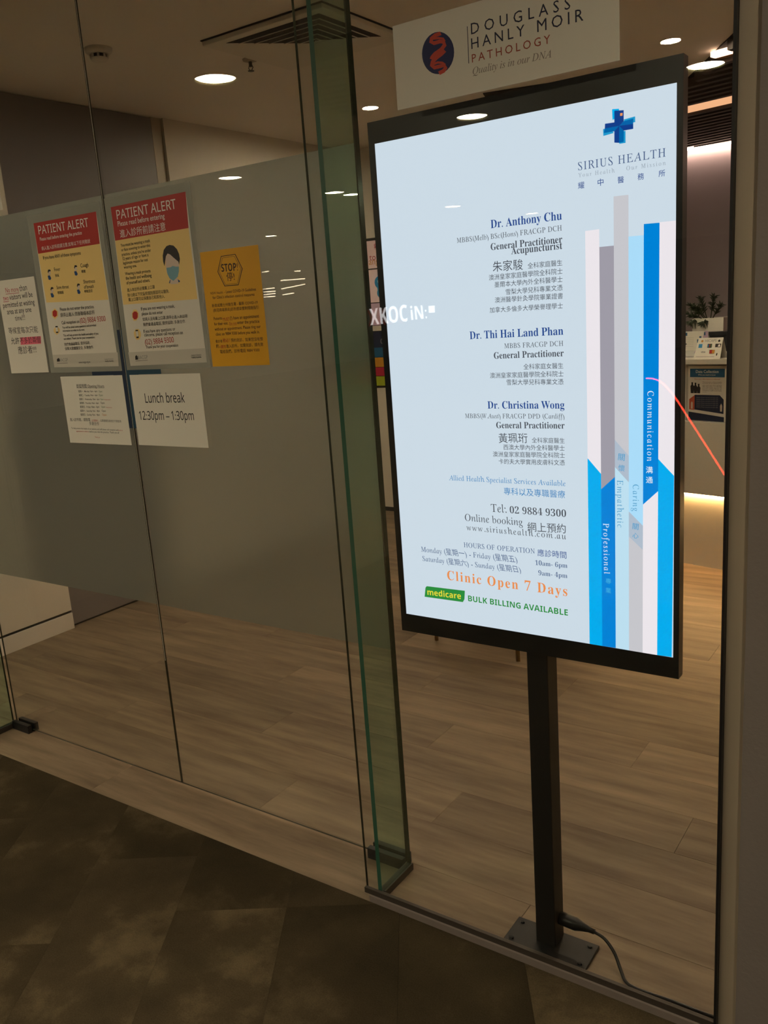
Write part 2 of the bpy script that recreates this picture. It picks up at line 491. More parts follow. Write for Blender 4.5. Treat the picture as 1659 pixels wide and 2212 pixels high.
# ------------------------------------------------------------------ lettering tables, (words, style, colour, left end, right end) in metres (x, z)
TV_TEXT = [
    ('Dr. Anthony Chu', 'serif_bold', 'blue', (-0.8303, 1.6404), (-0.6804, 1.6402)),
    ('MBBS(Melb) BSc(Hons) FRACGP DCH', 'serif', 'grey', (-0.9082, 1.6201), (-0.6809, 1.6206)),
    ('General Practitioner', 'serif_bold', 'grey', (-0.8322, 1.5988), (-0.6806, 1.5986)),
    ('Acupuncturist', 'serif_bold', 'grey', (-0.7877, 1.5868), (-0.6808, 1.5872)),
    ('朱家駿', 'cjk', 'grey', (-0.8295, 1.5567), (-0.7639, 1.5557)),
    ('全科家庭醫生', 'cjk', 'grey', (-0.7534, 1.5566), (-0.6816, 1.5566)),
    ('澳洲皇家家庭醫學院全科院士', 'cjk', 'grey', (-0.839, 1.5409), (-0.6814, 1.5412)),
    ('墨爾本大學內外全科醫學士', 'cjk', 'grey', (-0.8269, 1.5262), (-0.6818, 1.5262)),
    ('雪梨大學兒科專業文憑', 'cjk', 'grey', (-0.8027, 1.5104), (-0.6821, 1.5107)),
    ('澳洲醫學針灸學院畢業證書', 'cjk', 'grey', (-0.8276, 1.4962), (-0.6819, 1.4951)),
    ('加拿大多倫多大學榮譽理學士', 'cjk', 'grey', (-0.8401, 1.4771), (-0.6824, 1.4768)),
    ('Dr. Thi Hai Land Phan', 'serif_bold', 'blue', (-0.8889, 1.4267), (-0.6827, 1.4274)),
    ('MBBS FRACGP DCH', 'serif', 'grey', (-0.8102, 1.4055), (-0.6832, 1.4061)),
    ('General Practitioner', 'serif_bold', 'grey', (-0.8349, 1.3852), (-0.6828, 1.386)),
    ('全科家庭女醫生', 'cjk', 'grey', (-0.7694, 1.362), (-0.6843, 1.3623)),
    ('澳洲皇家家庭醫學院全科院士', 'cjk', 'grey', (-0.8457, 1.3455), (-0.6841, 1.3465)),
    ('雪梨大學兒科專業文憑', 'cjk', 'grey', (-0.8083, 1.3311), (-0.6845, 1.331)),
    ('Dr. Christina Wong', 'serif_bold', 'blue', (-0.8542, 1.2828), (-0.6838, 1.2837)),
    ('MBBS(W.Aust) FRACGP DPD (Cardiff)', 'serif', 'grey', (-0.9088, 1.2623), (-0.6843, 1.2638)),
    ('General Practitioner', 'serif_bold', 'grey', (-0.8359, 1.2421), (-0.6842, 1.244)),
    ('黃珮珩', 'cjk', 'grey', (-0.8314, 1.2107), (-0.7654, 1.2125)),
    ('全科家庭醫生', 'cjk', 'grey', (-0.7561, 1.2134), (-0.6849, 1.214)),
    ('西澳大學內外全科醫學士', 'cjk', 'grey', (-0.821, 1.1968), (-0.6852, 1.199)),
    ('澳洲皇家家庭醫學院全科院士', 'cjk', 'grey', (-0.8465, 1.1811), (-0.685, 1.1843)),
    ('卡的夫大學實用皮膚科文憑', 'cjk', 'grey', (-0.8334, 1.1661), (-0.6854, 1.1692)),
    ('Allied Health Specialist Services Available', 'serif', 'skyblue', (-0.9567, 1.1249), (-0.6851, 1.1268)),
    ('專科以及專職醫療', 'cjk', 'skyblue', (-0.8242, 1.1003), (-0.6864, 1.1015)),
    ('Tel:', 'serif', 'grey', (-0.8565, 1.0609), (-0.8195, 1.0613)),
    ('02 9884 9300', 'serif_digits', 'grey', (-0.812, 1.0611), (-0.6854, 1.0624)),
    ('Online booking', 'serif', 'grey', (-0.9218, 1.0358), (-0.7831, 1.0361)),
    ('網上預約', 'cjk', 'grey', (-0.772, 1.0246), (-0.6866, 1.0276)),
    ('www.siriushealth.com.au', 'serif:1.25', 'grey', (-0.9194, 1.0145), (-0.6865, 1.0151)),
    ('HOURS OF OPERATION', 'serif', 'slate', (-0.9283, 0.9748), (-0.7572, 0.9773)),
    ('應診時間', 'cjk', 'blue', (-0.7513, 0.9728), (-0.6867, 0.9738)),
    ('Monday (星期一) - Friday (星期五)', 'serif', 'slate', (-1.041, 0.953), (-0.7986, 0.9539)),
    ('10am- 6pm', 'serif_digits', 'slate', (-0.7572, 0.9525), (-0.6852, 0.954)),
    ('Saturday (星期六) - Sunday (星期日)', 'serif', 'slate', (-1.0387, 0.931), (-0.7911, 0.932)),
    ('9am- 4pm', 'serif_digits', 'slate', (-0.7506, 0.9308), (-0.6857, 0.9319)),
    ('Clinic Open 7 Days', 'serif_bold:1.2', 'orange', (-0.9754, 0.8935), (-0.6866, 0.8924)),
    ('medicare', 'sans_bold', 'yellow', (-1.0312, 0.8498), (-0.9421, 0.8514)),
    ('BULK BILLING AVAILABLE', 'sans_bold', 'green', (-0.9239, 0.8492), (-0.6864, 0.8495)),
    ('SIRIUS HEALTH', 'serif:1.16', 'slate', (-0.6466, 1.7226), (-0.4868, 1.7229)),
    ('Your Health', 'serif:1.4', 'palegrey', (-0.6469, 1.7105), (-0.5775, 1.7096)),
    ('Our Mission', 'serif:1.4', 'palegrey', (-0.5564, 1.7099), (-0.4867, 1.7092)),
    ('耀', 'cjk', 'blue', (-0.6473, 1.6901), (-0.6352, 1.6902)),
    ('中', 'cjk', 'blue', (-0.6096, 1.6902), (-0.5987, 1.6904)),
    ('醫', 'cjk', 'blue', (-0.5724, 1.6898), (-0.5609, 1.6899)),
    ('務', 'cjk', 'blue', (-0.5361, 1.6906), (-0.5246, 1.6906)),
    ('所', 'cjk', 'blue', (-0.4988, 1.6907), (-0.4875, 1.6908)),
    ('Communication', 'serif:1.3', 'white', (-0.5187, 1.3176), (-0.5196, 1.1849)),
    ('溝', 'cjk', 'white', (-0.5217, 1.1615), (-0.5085, 1.1616)),
    ('通', 'cjk', 'white', (-0.5217, 1.1422), (-0.5085, 1.1423)),
    ('Empathetic', 'serif:1.25', 'midblue', (-0.5784, 1.145), (-0.5788, 1.05)),
    ('關', 'cjk', 'midblue', (-0.5762, 1.1844), (-0.5634, 1.1831)),
    ('懷', 'cjk', 'midblue', (-0.5764, 1.1634), (-0.5636, 1.1622)),
    ('Caring', 'serif:1.25', 'midblue', (-0.5473, 1.1384), (-0.5476, 1.0851)),
    ('關', 'cjk', 'midblue', (-0.5486, 1.0488), (-0.5368, 1.0479)),
    ('心', 'cjk', 'midblue', (-0.5487, 1.031), (-0.5368, 1.0302)),
    ('Professional', 'serif:1.3', 'white', (-0.6075, 1.0561), (-0.6069, 0.9511)),
    ('專', 'cjk', 'sky2', (-0.6042, 0.9309), (-0.5927, 0.9303)),
    ('業', 'cjk', 'sky2', (-0.6045, 0.9111), (-0.5929, 0.9107)),
]
TV_BARS = [
    ('pink_bar', 'pink', [(-0.6354, 1.6148), (-0.6083, 1.6153), (-0.6108, 1.1554), (-0.6379, 1.1857)]),
    ('cyan_bar', 'cyan', [(-0.6379, 1.1857), (-0.6108, 1.1554), (-0.6128, 0.7941), (-0.6402, 0.7941)]),
    ('dark_grey_bar', 'dgrey', [(-0.6084, 1.5836), (-0.5808, 1.5835), (-0.5828, 1.1512), (-0.611, 1.1246)]),
    ('blue_bar', 'blue2', [(-0.611, 1.1246), (-0.5828, 1.1512), (-0.5844, 0.7944), (-0.6128, 0.7941)]),
    ('light_grey_bar', 'lgrey', [(-0.5805, 1.6689), (-0.5531, 1.6684), (-0.5551, 1.1934), (-0.5825, 1.2241)]),
    ('grey_parallelogram', 'mgrey', [(-0.5825, 1.2241), (-0.5551, 1.1934), (-0.5553, 1.1417), (-0.5827, 1.1705)]),
    ('pale_blue_bar', 'lblue2', [(-0.5827, 1.1705), (-0.5553, 1.1417), (-0.5568, 0.7941), (-0.5844, 0.7944)]),
    ('pale_blue_bar', 'lblue', [(-0.5534, 1.5966), (-0.5254, 1.5961), (-0.5279, 1.0571), (-0.5555, 1.0836)]),
    ('grey_parallelogram', 'mgrey', [(-0.5555, 1.0836), (-0.5279, 1.0571), (-0.5281, 1.0085), (-0.5558, 1.0331)]),
    ('light_grey_bar', 'lgrey', [(-0.5558, 1.0331), (-0.5281, 1.0085), (-0.5291, 0.7939), (-0.5568, 0.7941)]),
    ('blue_bar', 'blue2', [(-0.5253, 1.6152), (-0.4972, 1.6144), (-0.4988, 1.1277), (-0.5277, 1.0995)]),
    ('pink_bar', 'pink', [(-0.5277, 1.0995), (-0.4988, 1.1277), (-0.4999, 0.7941), (-0.5291, 0.7939)]),
    ('pink_bar', 'pink', [(-0.4972, 1.6152), (-0.4662, 1.6149), (-0.469, 1.1587), (-0.4986, 1.1896)]),
    ('cyan_bar', 'cyan', [(-0.4986, 1.1896), (-0.469, 1.1587), (-0.4712, 0.7948), (-0.4999, 0.7941)]),
    ('medicare_badge', 'green', [(-1.0322, 0.8705), (-0.9317, 0.8723), (-0.9338, 0.8521), (-0.9383, 0.8447), (-1.0399, 0.8438), (-1.0359, 0.8666)]),
    ('logo_cross_piece', 'cyan', [(-0.5816, 1.8157), (-0.5691, 1.8144), (-0.5692, 1.8012), (-0.5811, 1.798)]),
    ('logo_cross_piece', 'cyan2', [(-0.5606, 1.7952), (-0.5404, 1.7969), (-0.5402, 1.7876), (-0.5591, 1.7871)]),
    ('logo_cross_piece', 'cyan2', [(-0.5985, 1.7857), (-0.5842, 1.7854), (-0.5792, 1.7759), (-0.5982, 1.7741)]),
    ('logo_cross_piece', 'cyan2', [(-0.5694, 1.7743), (-0.5576, 1.7765), (-0.5577, 1.7562), (-0.5691, 1.7563)]),
    ('logo_cross_piece', 'navy', [(-0.5775, 1.8125), (-0.5607, 1.8106), (-0.5608, 1.7925), (-0.5688, 1.7862), (-0.5777, 1.7927)]),
    ('logo_cross_piece', 'blue3', [(-0.5608, 1.7925), (-0.5437, 1.794), (-0.5438, 1.785), (-0.5688, 1.7862)]),
    ('logo_cross_piece', 'navy', [(-0.5438, 1.785), (-0.5438, 1.7771), (-0.5609, 1.7771), (-0.5688, 1.7862)]),
    ('logo_cross_piece', 'blue3', [(-0.5688, 1.7862), (-0.5605, 1.7766), (-0.5611, 1.7584), (-0.5693, 1.758)]),
    ('logo_cross_piece', 'navy', [(-0.5688, 1.7862), (-0.5693, 1.758), (-0.578, 1.7598), (-0.5778, 1.7794)]),
    ('logo_cross_piece', 'blue3', [(-0.5688, 1.7862), (-0.5778, 1.7786), (-0.5972, 1.7788), (-0.5953, 1.786)]),
    ('logo_cross_piece', 'navy', [(-0.5688, 1.7862), (-0.5953, 1.786), (-0.5947, 1.7939), (-0.5777, 1.7933)]),
    ('logo_star', 'orange2', [(-0.5671, 1.8066), (-0.5625, 1.8064), (-0.5628, 1.802), (-0.5671, 1.8021)]),
]
A_TEXT = [
    ('No more', 'sans', 'pinkred', (-2.6513, 1.6373), (-2.5791, 1.6366)),
    ('than', 'sans', 'ink', (-2.5738, 1.6363), (-2.5334, 1.6381)),
    ('two', 'sans', 'pinkred', (-2.6715, 1.6137), (-2.6414, 1.6134)),
    ('visitors will be', 'sans', 'ink', (-2.6359, 1.6131), (-2.5102, 1.6154)),
    ('permitted at waiting', 'sans', 'ink', (-2.6785, 1.5901), (-2.506, 1.5914)),
    ('area at any one', 'sans', 'ink', (-2.6619, 1.5688), (-2.5289, 1.5699)),
    ('time!!!', 'sans', 'ink', (-2.6233, 1.5465), (-2.5696, 1.547)),
    ('等候室每次只能', 'cjk', 'ink', (-2.6709, 1.5057), (-2.5109, 1.5042)),
    ('允許', 'cjk', 'ink', (-2.6664, 1.4718), (-2.6203, 1.4718)),
    ('不多於兩個', 'cjk', 'ink', (-2.6166, 1.4717), (-2.5054, 1.4714)),
    ('應診者!!!', 'cjk', 'ink', (-2.6351, 1.4392), (-2.5352, 1.4406)),
]
A_POLY = [
    ('underline', 'pinkred', [(-2.6524, 1.6337), (-2.5793, 1.633), (-2.5797, 1.6315), (-2.6528, 1.6322)]),
    ('underline', 'pinkred', [(-2.6726, 1.6101), (-2.6414, 1.6102), (-2.6418, 1.6087), (-2.6731, 1.6085)]),
    ('highlight', 'pink', [(-2.6125, 1.4925), (-2.4999, 1.4922), (-2.5052, 1.4687), (-2.6155, 1.4689)]),
]
B_POLY = [
    ('paper', 'paper', [(-2.448, 1.8306), (-2.147, 1.8302), (-2.1407, 1.3892), (-2.4555, 1.3924)]),
    ('red_band', 'red', [(-2.448, 1.8306), (-2.147, 1.8302), (-2.1499, 1.7415), (-2.4482, 1.7407)]),
    ('yellow_panel', 'cream', [(-2.4482, 1.7407), (-2.1499, 1.7415), (-2.1458, 1.583), (-2.4441, 1.5933)]),
    ('footer_panel', 'footer', [(-2.454, 1.4318), (-2.1372, 1.43), (-2.1407, 1.3892), (-2.4555, 1.3924)]),
    ('stop_badge', 'cream', [(-2.4248, 1.5648), (-2.4062, 1.5739), (-2.3928, 1.563), (-2.3963, 1.5493), (-2.414, 1.54), (-2.4267, 1.5509)]),
    ('stop_octagon', 'red', [(-2.4201, 1.5646), (-2.4073, 1.5694), (-2.3978, 1.5633), (-2.4009, 1.5513), (-2.4133, 1.5463), (-2.4224, 1.5524)]),
    ('phone_badge', 'cream', [(-2.4289, 1.5107), (-2.4104, 1.5206), (-2.397, 1.5097), (-2.3989, 1.5021), (-2.4164, 1.4921), (-2.4298, 1.5022)]),
    ('phone_icon', 'ink', [(-2.4175, 1.5197), (-2.4056, 1.5196), (-2.4075, 1.4987), (-2.4187, 1.4984)]),
    ('phone_screen', 'paper', [(-2.4177, 1.5158), (-2.4069, 1.5158), (-2.4078, 1.5025), (-2.4181, 1.5025)]),
    ('figure_body', 'blue2', [(-2.4173, 1.6724), (-2.4061, 1.6728), (-2.4009, 1.6637), (-2.4063, 1.6591), (-2.4153, 1.6605)]),
    ('figure_face', 'skin', [(-2.4129, 1.6858), (-2.4001, 1.686), (-2.4013, 1.6749), (-2.4104, 1.6727), (-2.4147, 1.676)]),
    ('figure_hair', 'hair', [(-2.4144, 1.6835), (-2.4101, 1.6901), (-2.4017, 1.6899), (-2.3975, 1.6866), (-2.4006, 1.6843), (-2.4082, 1.6844), (-2.412, 1.6798)]),
    ('figure_body', 'blue2', [(-2.2854, 1.6748), (-2.2748, 1.6751), (-2.2698, 1.6663), (-2.2749, 1.6618), (-2.2834, 1.6632)]),
    ('figure_face', 'skin', [(-2.2814, 1.6878), (-2.2693, 1.688), (-2.2703, 1.6772), (-2.2789, 1.675), (-2.283, 1.6782)]),
    ('figure_hair', 'hair', [(-2.2828, 1.6855), (-2.2788, 1.6919), (-2.2708, 1.6917), (-2.2668, 1.6885), (-2.2697, 1.6863), (-2.2769, 1.6865), (-2.2805, 1.6819)]),
    ('figure_body', 'blue2', [(-2.4166, 1.6194), (-2.4054, 1.6199), (-2.4001, 1.6107), (-2.4056, 1.606), (-2.4146, 1.6074)]),
    ('figure_face', 'skin', [(-2.4122, 1.6329), (-2.3994, 1.6333), (-2.4006, 1.6221), (-2.4097, 1.6197), (-2.414, 1.623)]),
    ('figure_hair', 'hair', [(-2.4137, 1.6305), (-2.4094, 1.6373), (-2.4009, 1.6372), (-2.3967, 1.6339), (-2.3998, 1.6316), (-2.4075, 1.6316), (-2.4113, 1.6268)]),
    ('figure_body', 'blue2', [(-2.2847, 1.6211), (-2.2741, 1.6215), (-2.269, 1.6126), (-2.2741, 1.6081), (-2.2827, 1.6094)]),
    ('figure_face', 'skin', [(-2.2807, 1.6342), (-2.2686, 1.6346), (-2.2696, 1.6237), (-2.2782, 1.6213), (-2.2823, 1.6246)]),
    ('figure_hair', 'hair', [(-2.2821, 1.6319), (-2.2781, 1.6384), (-2.2701, 1.6383), (-2.266, 1.6351), (-2.269, 1.6329), (-2.2762, 1.6329), (-2.2797, 1.6283)]),
    ('logo_building', 'ink', [(-2.435, 1.4179), (-2.4254, 1.4215), (-2.4205, 1.417), (-2.4222, 1.4102), (-2.4361, 1.41)]),
    ('logo_rule', 'ink', [(-2.4373, 1.4053), (-2.3828, 1.4051), (-2.3831, 1.404), (-2.4376, 1.4043)]),
]
B_TEXT = [
    ('PATIENT ALERT', 'sans', 'white', (-2.4289, 1.7962), (-2.1877, 1.7933)),
    ('Please read before entering the practice', 'sans', 'white', (-2.4281, 1.7769), (-2.2237, 1.7755)),
    ('病人進入診所前請注意,如有以下任何徵狀', 'cjk', 'white', (-2.4265, 1.7477), (-2.1908, 1.7469)),
    ('If you have ANY of these symptoms', 'sans', 'ink', (-2.4262, 1.7215), (-2.2417, 1.7199)),
    ('Fever', 'sans', 'ink', (-2.3802, 1.6829), (-2.3504, 1.682)),
    ('發燒', 'cjk', 'ink', (-2.3798, 1.665), (-2.3605, 1.665)),
    ('Cough', 'sans', 'ink', (-2.2513, 1.6831), (-2.2139, 1.6829)),
    ('咳嗽', 'cjk', 'ink', (-2.25, 1.6671), (-2.2314, 1.6668)),
    ('Sore throat', 'sans', 'ink', (-2.3813, 1.6295), (-2.3212, 1.6285)),
    ('喉嚨痛', 'cjk', 'ink', (-2.3802, 1.6139), (-2.3506, 1.6137)),
    ('Shortness', 'sans', 'ink', (-2.2485, 1.6365), (-2.1948, 1.6355)),
    ('of breath', 'sans', 'ink', (-2.2493, 1.6215), (-2.2035, 1.6214)),
    ('呼吸急促', 'cjk', 'ink', (-2.2499, 1.6089), (-2.2114, 1.6092)),
    ('Please do not enter the practice.', 'sans', 'ink', (-2.3811, 1.5639), (-2.2154, 1.5633)),
    ('請停止進入 然後聯絡本診所', 'cjk', 'ink', (-2.3829, 1.5452), (-2.2165, 1.5446)),
    ('Call reception on', 'sans', 'ink', (-2.3829, 1.5234), (-2.2956, 1.5237)),
    ('(02) 9884 9300', 'sans', 'red', (-2.2917, 1.523), (-2.1706, 1.5234)),
    ('You will be asked some questions and provided', 'sans', 'ink', (-2.3829, 1.5101), (-2.2185, 1.5103)),
    ('information on what to do next.', 'sans', 'ink', (-2.3832, 1.5002), (-2.2749, 1.4997)),
    ('This will help protect the health and safety of you', 'sans', 'ink', (-2.3838, 1.4861), (-2.2135, 1.4854)),
    ('and others. Thank you for your cooperation.', 'sans', 'ink', (-2.3843, 1.4759), (-2.2316, 1.4755)),
    ('我們會通過電話, 提供協助,', 'cjk', 'ink', (-2.3857, 1.4566), (-2.2585, 1.4578)),
    ('保障大眾健康安全, 多謝合作.', 'cjk', 'ink', (-2.3861, 1.443), (-2.2444, 1.444)),
    ('RACGP', 'sans', 'palegrey', (-2.4212, 1.4091), (-2.3796, 1.4097)),
    ('www.racgp.org.au', 'sans', 'ink', (-2.3277, 1.4022), (-2.2709, 1.4029)),
    ('Healthy Profession.', 'sans', 'palegrey', (-2.2008, 1.4092), (-2.159, 1.4096)),
    ('Healthy Australia.', 'sans', 'ink', (-2.1994, 1.4032), (-2.1602, 1.4037)),
]
C_POLY = [
    ('paper', 'paper', [(-2.0806, 1.834), (-1.7754, 1.8369), (-1.7688, 1.3914), (-2.0872, 1.3888)]),
    ('red_band', 'red', [(-2.0806, 1.834), (-1.7754, 1.8369), (-1.7796, 1.7457), (-2.081, 1.743)]),
    ('yellow_panel', 'cream', [(-2.081, 1.743), (-1.7796, 1.7457), (-1.7771, 1.5616), (-2.0825, 1.5648)]),
    ('footer_panel', 'footer', [(-2.0895, 1.4285), (-1.7689, 1.4301), (-1.7688, 1.3914), (-2.0872, 1.3888)]),
    ('neck', 'skin', [(-1.8731, 1.621), (-1.8439, 1.6206), (-1.8437, 1.6068), (-1.8742, 1.6075)]),
    ('face', 'skin', [(-1.8837, 1.6737), (-1.8728, 1.6902), (-1.8478, 1.6906), (-1.8304, 1.6726), (-1.8326, 1.6528), (-1.8423, 1.6297), (-1.8613, 1.6164), (-1.8755, 1.623), (-1.8849, 1.6405)]),
    ('collar', 'blue2', [(-1.8803, 1.6108), (-1.8753, 1.6193), (-1.8731, 1.6192), (-1.8759, 1.6101)]),
    ('collar', 'blue2', [(-1.8438, 1.6184), (-1.8354, 1.613), (-1.8398, 1.6096), (-1.8428, 1.6113)]),
    ('hair', 'hair', [(-1.8903, 1.6565), (-1.8933, 1.6708), (-1.8917, 1.6854), (-1.8851, 1.6995), (-1.8722, 1.7084), (-1.8594, 1.7102), (-1.8448, 1.707), (-1.833, 1.6965), (-1.8271, 1.6832), (-1.8262, 1.6704), (-1.8316, 1.6554), (-1.8334, 1.6638), (-1.8504, 1.6762), (-1.8625, 1.6856), (-1.8717, 1.6888), (-1.8793, 1.6825), (-1.8843, 1.671)]),
    ('face_mask', 'mask', [(-1.8833, 1.6519), (-1.8673, 1.652), (-1.8571, 1.6548), (-1.8465, 1.6521), (-1.8335, 1.651), (-1.8358, 1.6384), (-1.8426, 1.6251), (-1.8615, 1.6155), (-1.8755, 1.623), (-1.8818, 1.6347)]),
    ('stop_badge', 'cream', [(-2.0498, 1.5395), (-2.0403, 1.5488), (-2.0283, 1.5481), (-2.0213, 1.5379), (-2.0237, 1.5263), (-2.0347, 1.5171), (-2.0468, 1.5173), (-2.0513, 1.5278)]),
    ('stop_octagon', 'red', [(-2.0476, 1.5384), (-2.0399, 1.5433), (-2.03, 1.5427), (-2.0251, 1.5372), (-2.0273, 1.5265), (-2.0345, 1.521), (-2.0439, 1.5211), (-2.0493, 1.5273)]),
    ('phone_badge', 'cream', [(-2.053, 1.4843), (-2.0431, 1.4938), (-2.0303, 1.4936), (-2.0226, 1.484), (-2.0239, 1.4732), (-2.0335, 1.4633), (-2.0457, 1.4631), (-2.0528, 1.4734)]),
    ('phone_icon', 'ink', [(-2.0445, 1.4911), (-2.0333, 1.491), (-2.0343, 1.4681), (-2.0447, 1.4677)]),
    ('phone_screen', 'paper', [(-2.044, 1.4875), (-2.034, 1.4875), (-2.0346, 1.4724), (-2.0442, 1.472)]),
    ('logo_building', 'ink', [(-2.0609, 1.4156), (-2.0551, 1.4198), (-2.0504, 1.4159), (-2.0495, 1.4066), (-2.0619, 1.4061)]),
    ('logo_rule', 'ink', [(-2.0617, 1.4029), (-2.0084, 1.4039), (-2.0086, 1.4031), (-2.0619, 1.4019)]),
]
C_TEXT = [
    ('PATIENT ALERT', 'sans', 'white', (-2.0598, 1.7988), (-1.817, 1.7995)),
    ('Please read before entering', 'sans', 'white', (-2.06, 1.7797), (-1.8657, 1.78)),
    ('進入診所前請注意', 'cjk', 'white', (-2.0561, 1.7483), (-1.8669, 1.7487)),
    ('You must be wearing a mask', 'sans', 'ink', (-2.0598, 1.7239), (-1.9349, 1.7253)),
    ('or face covering to enter this', 'sans', 'ink', (-2.0593, 1.7117), (-1.9372, 1.7133)),
    ('practice, unless you’re under', 'sans', 'ink', (-2.0596, 1.6991), (-1.9367, 1.6999)),
    ('12 years of age or have a', 'sans', 'ink', (-2.0585, 1.6871), (-1.9492, 1.6888)),
    ('legitimate reason for not', 'sans', 'ink', (-2.0589, 1.6753), (-1.9538, 1.6761)),
    ('wearing one.', 'sans', 'ink', (-2.0583, 1.6637), (-2.0031, 1.6644)),
    ('Wearing a mask protects', 'sans', 'ink', (-2.0566, 1.6456), (-1.9488, 1.6456)),
    ('the health and wellbeing', 'sans', 'ink', (-2.0568, 1.633), (-1.9469, 1.6327)),
    ('of yourself and others.', 'sans', 'ink', (-2.0559, 1.6202), (-1.956, 1.6205)),
    ('進入本診所必需戴上口罩', 'cjk', 'ink', (-2.0573, 1.5991), (-1.9396, 1.6001)),
    ('除12歲以下兒童和個別原因可以豁免.', 'cjk', 'ink', (-2.0578, 1.5847), (-1.8834, 1.585)),
    ('戴上口罩可以保護自己和其他人.', 'cjk', 'ink', (-2.0568, 1.5721), (-1.9033, 1.5722)),
    ('If you are not wearing a mask,', 'sans', 'ink', (-2.0087, 1.5442), (-1.8694, 1.5446)),
    ('please do not enter', 'sans', 'ink', (-2.0084, 1.5306), (-1.9197, 1.5308)),
    ('如病人沒有戴上口罩,請停止進入本診所', 'cjk', 'ink', (-2.0075, 1.5141), (-1.8229, 1.5139)),
    ('我們會通過電話, 提供協助. 多謝合作.', 'cjk', 'ink', (-2.0081, 1.4991), (-1.8328, 1.5003)),
    ('If you have any questions or', 'sans', 'ink', (-2.0103, 1.4809), (-1.8779, 1.4825)),
    ('concerns, please call reception on', 'sans', 'ink', (-2.0092, 1.471), (-1.849, 1.4714)),
    ('(02) 9884 9300', 'sans', 'red', (-2.0108, 1.4479), (-1.8888, 1.4508)),
    ('Thank you for your cooperation', 'sans', 'ink', (-2.0091, 1.437), (-1.874, 1.4383)),
    ('RACGP', 'sans', 'palegrey', (-2.0479, 1.407), (-2.0067, 1.4079)),
    ('Healthy Profession.', 'sans', 'palegrey', (-1.8263, 1.4104), (-1.7858, 1.4111)),
    ('Healthy Australia.', 'sans', 'ink', (-1.8268, 1.4042), (-1.7869, 1.4047)),
]
D_POLY = [
    ('hexagon_outline', 'ink', [(-1.6726, 1.6641), (-1.6207, 1.6647), (-1.6007, 1.6266), (-1.6206, 1.5867), (-1.671, 1.587), (-1.6911, 1.6257)]),
    ('hexagon_fill', 'yellow2', [(-1.6711, 1.6624), (-1.6223, 1.6631), (-1.6033, 1.6268), (-1.6219, 1.5887), (-1.6694, 1.5888), (-1.6884, 1.6255)]),
    ('hexagon_inner_line', 'ink', [(-1.6679, 1.6594), (-1.625, 1.66), (-1.6064, 1.627), (-1.6238, 1.5909), (-1.6676, 1.5912), (-1.6851, 1.6256)]),
    ('hexagon_inner_fill', 'yellow2', [(-1.6671, 1.6586), (-1.6258, 1.6593), (-1.6077, 1.6271), (-1.6245, 1.5917), (-1.6668, 1.5919), (-1.6838, 1.6254)]),
    ('underline', 'red', [(-1.6898, 1.4993), (-1.6666, 1.4996), (-1.6667, 1.499), (-1.6899, 1.4987)]),
    ('underline', 'red', [(-1.6686, 1.4868), (-1.6415, 1.4872), (-1.6416, 1.4865), (-1.6687, 1.4862)]),
]
D_TEXT = [
    ('STOP!', 'sans_bold', 'brownink', (-1.6759, 1.6245), (-1.6174, 1.6232)),
    ('停!', 'cjk', 'brownink', (-1.6604, 1.5994), (-1.6322, 1.5992)),
    ('NSW Health', 'plain', 'brownink', (-1.7253, 1.5699), (-1.6793, 1.5694)),
    ('- Latest COVID-19 Guidelines', 'sans', 'brownink', (-1.6742, 1.5694), (-1.5615, 1.569)),
    ('for Clinic’s infection control measures', 'sans', 'brownink', (-1.7191, 1.5576), (-1.5687, 1.5566)),
    ('新南威爾士州衛生署 - 最新 COVID-19', 'cjk', 'brownink', (-1.7249, 1.5359), (-1.5603, 1.5354)),
    ('(新冠病毒肺炎)診所感染管制措施指引', 'cjk', 'brownink', (-1.7224, 1.5223), (-1.5595, 1.5212)),
    ('Patients', 'sans', 'brownink', (-1.7239, 1.5027), (-1.6927, 1.5031)),
    ('MUST', 'plain', 'red', (-1.6901, 1.5003), (-1.6664, 1.5007)),
    ('(!) have an appointment', 'sans', 'brownink', (-1.6641, 1.5009), (-1.5607, 1.5011)),
    ('for their visit.', 'sans', 'brownink', (-1.7242, 1.489), (-1.6728, 1.489)),
    ('Do not', 'plain', 'red', (-1.6684, 1.488), (-1.6413, 1.4885)),
    ('enter the practice', 'sans', 'brownink', (-1.6391, 1.4884), (-1.5612, 1.4881)),
    ('without an appointment. Please ring our', 'sans', 'brownink', (-1.7246, 1.4749), (-1.5587, 1.4748)),
    ('clinic on 9884 9300 before you walk in.', 'sans', 'brownink', (-1.7227, 1.4616), (-1.564, 1.4615)),
    ('看診者', 'cjk', 'brownink', (-1.7265, 1.4426), (-1.701, 1.4428)),
    ('務必！', 'cjk', 'red', (-1.6991, 1.4424), (-1.6726, 1.4428)),
    ('預約就診。如果您沒有預', 'cjk', 'brownink', (-1.6689, 1.4426), (-1.5551, 1.4419)),
    ('約，', 'cjk', 'brownink', (-1.7264, 1.4281), (-1.7114, 1.4286)),
    ('請勿', 'cjk', 'red', (-1.7091, 1.427), (-1.6905, 1.4275)),
    ('進入診所。如需就診，請先致', 'cjk', 'brownink', (-1.6888, 1.4275), (-1.5555, 1.4279)),
    ('電給我們。診所電話 9884 9300', 'cjk', 'brownink', (-1.7138, 1.4138), (-1.5706, 1.4143)),
]
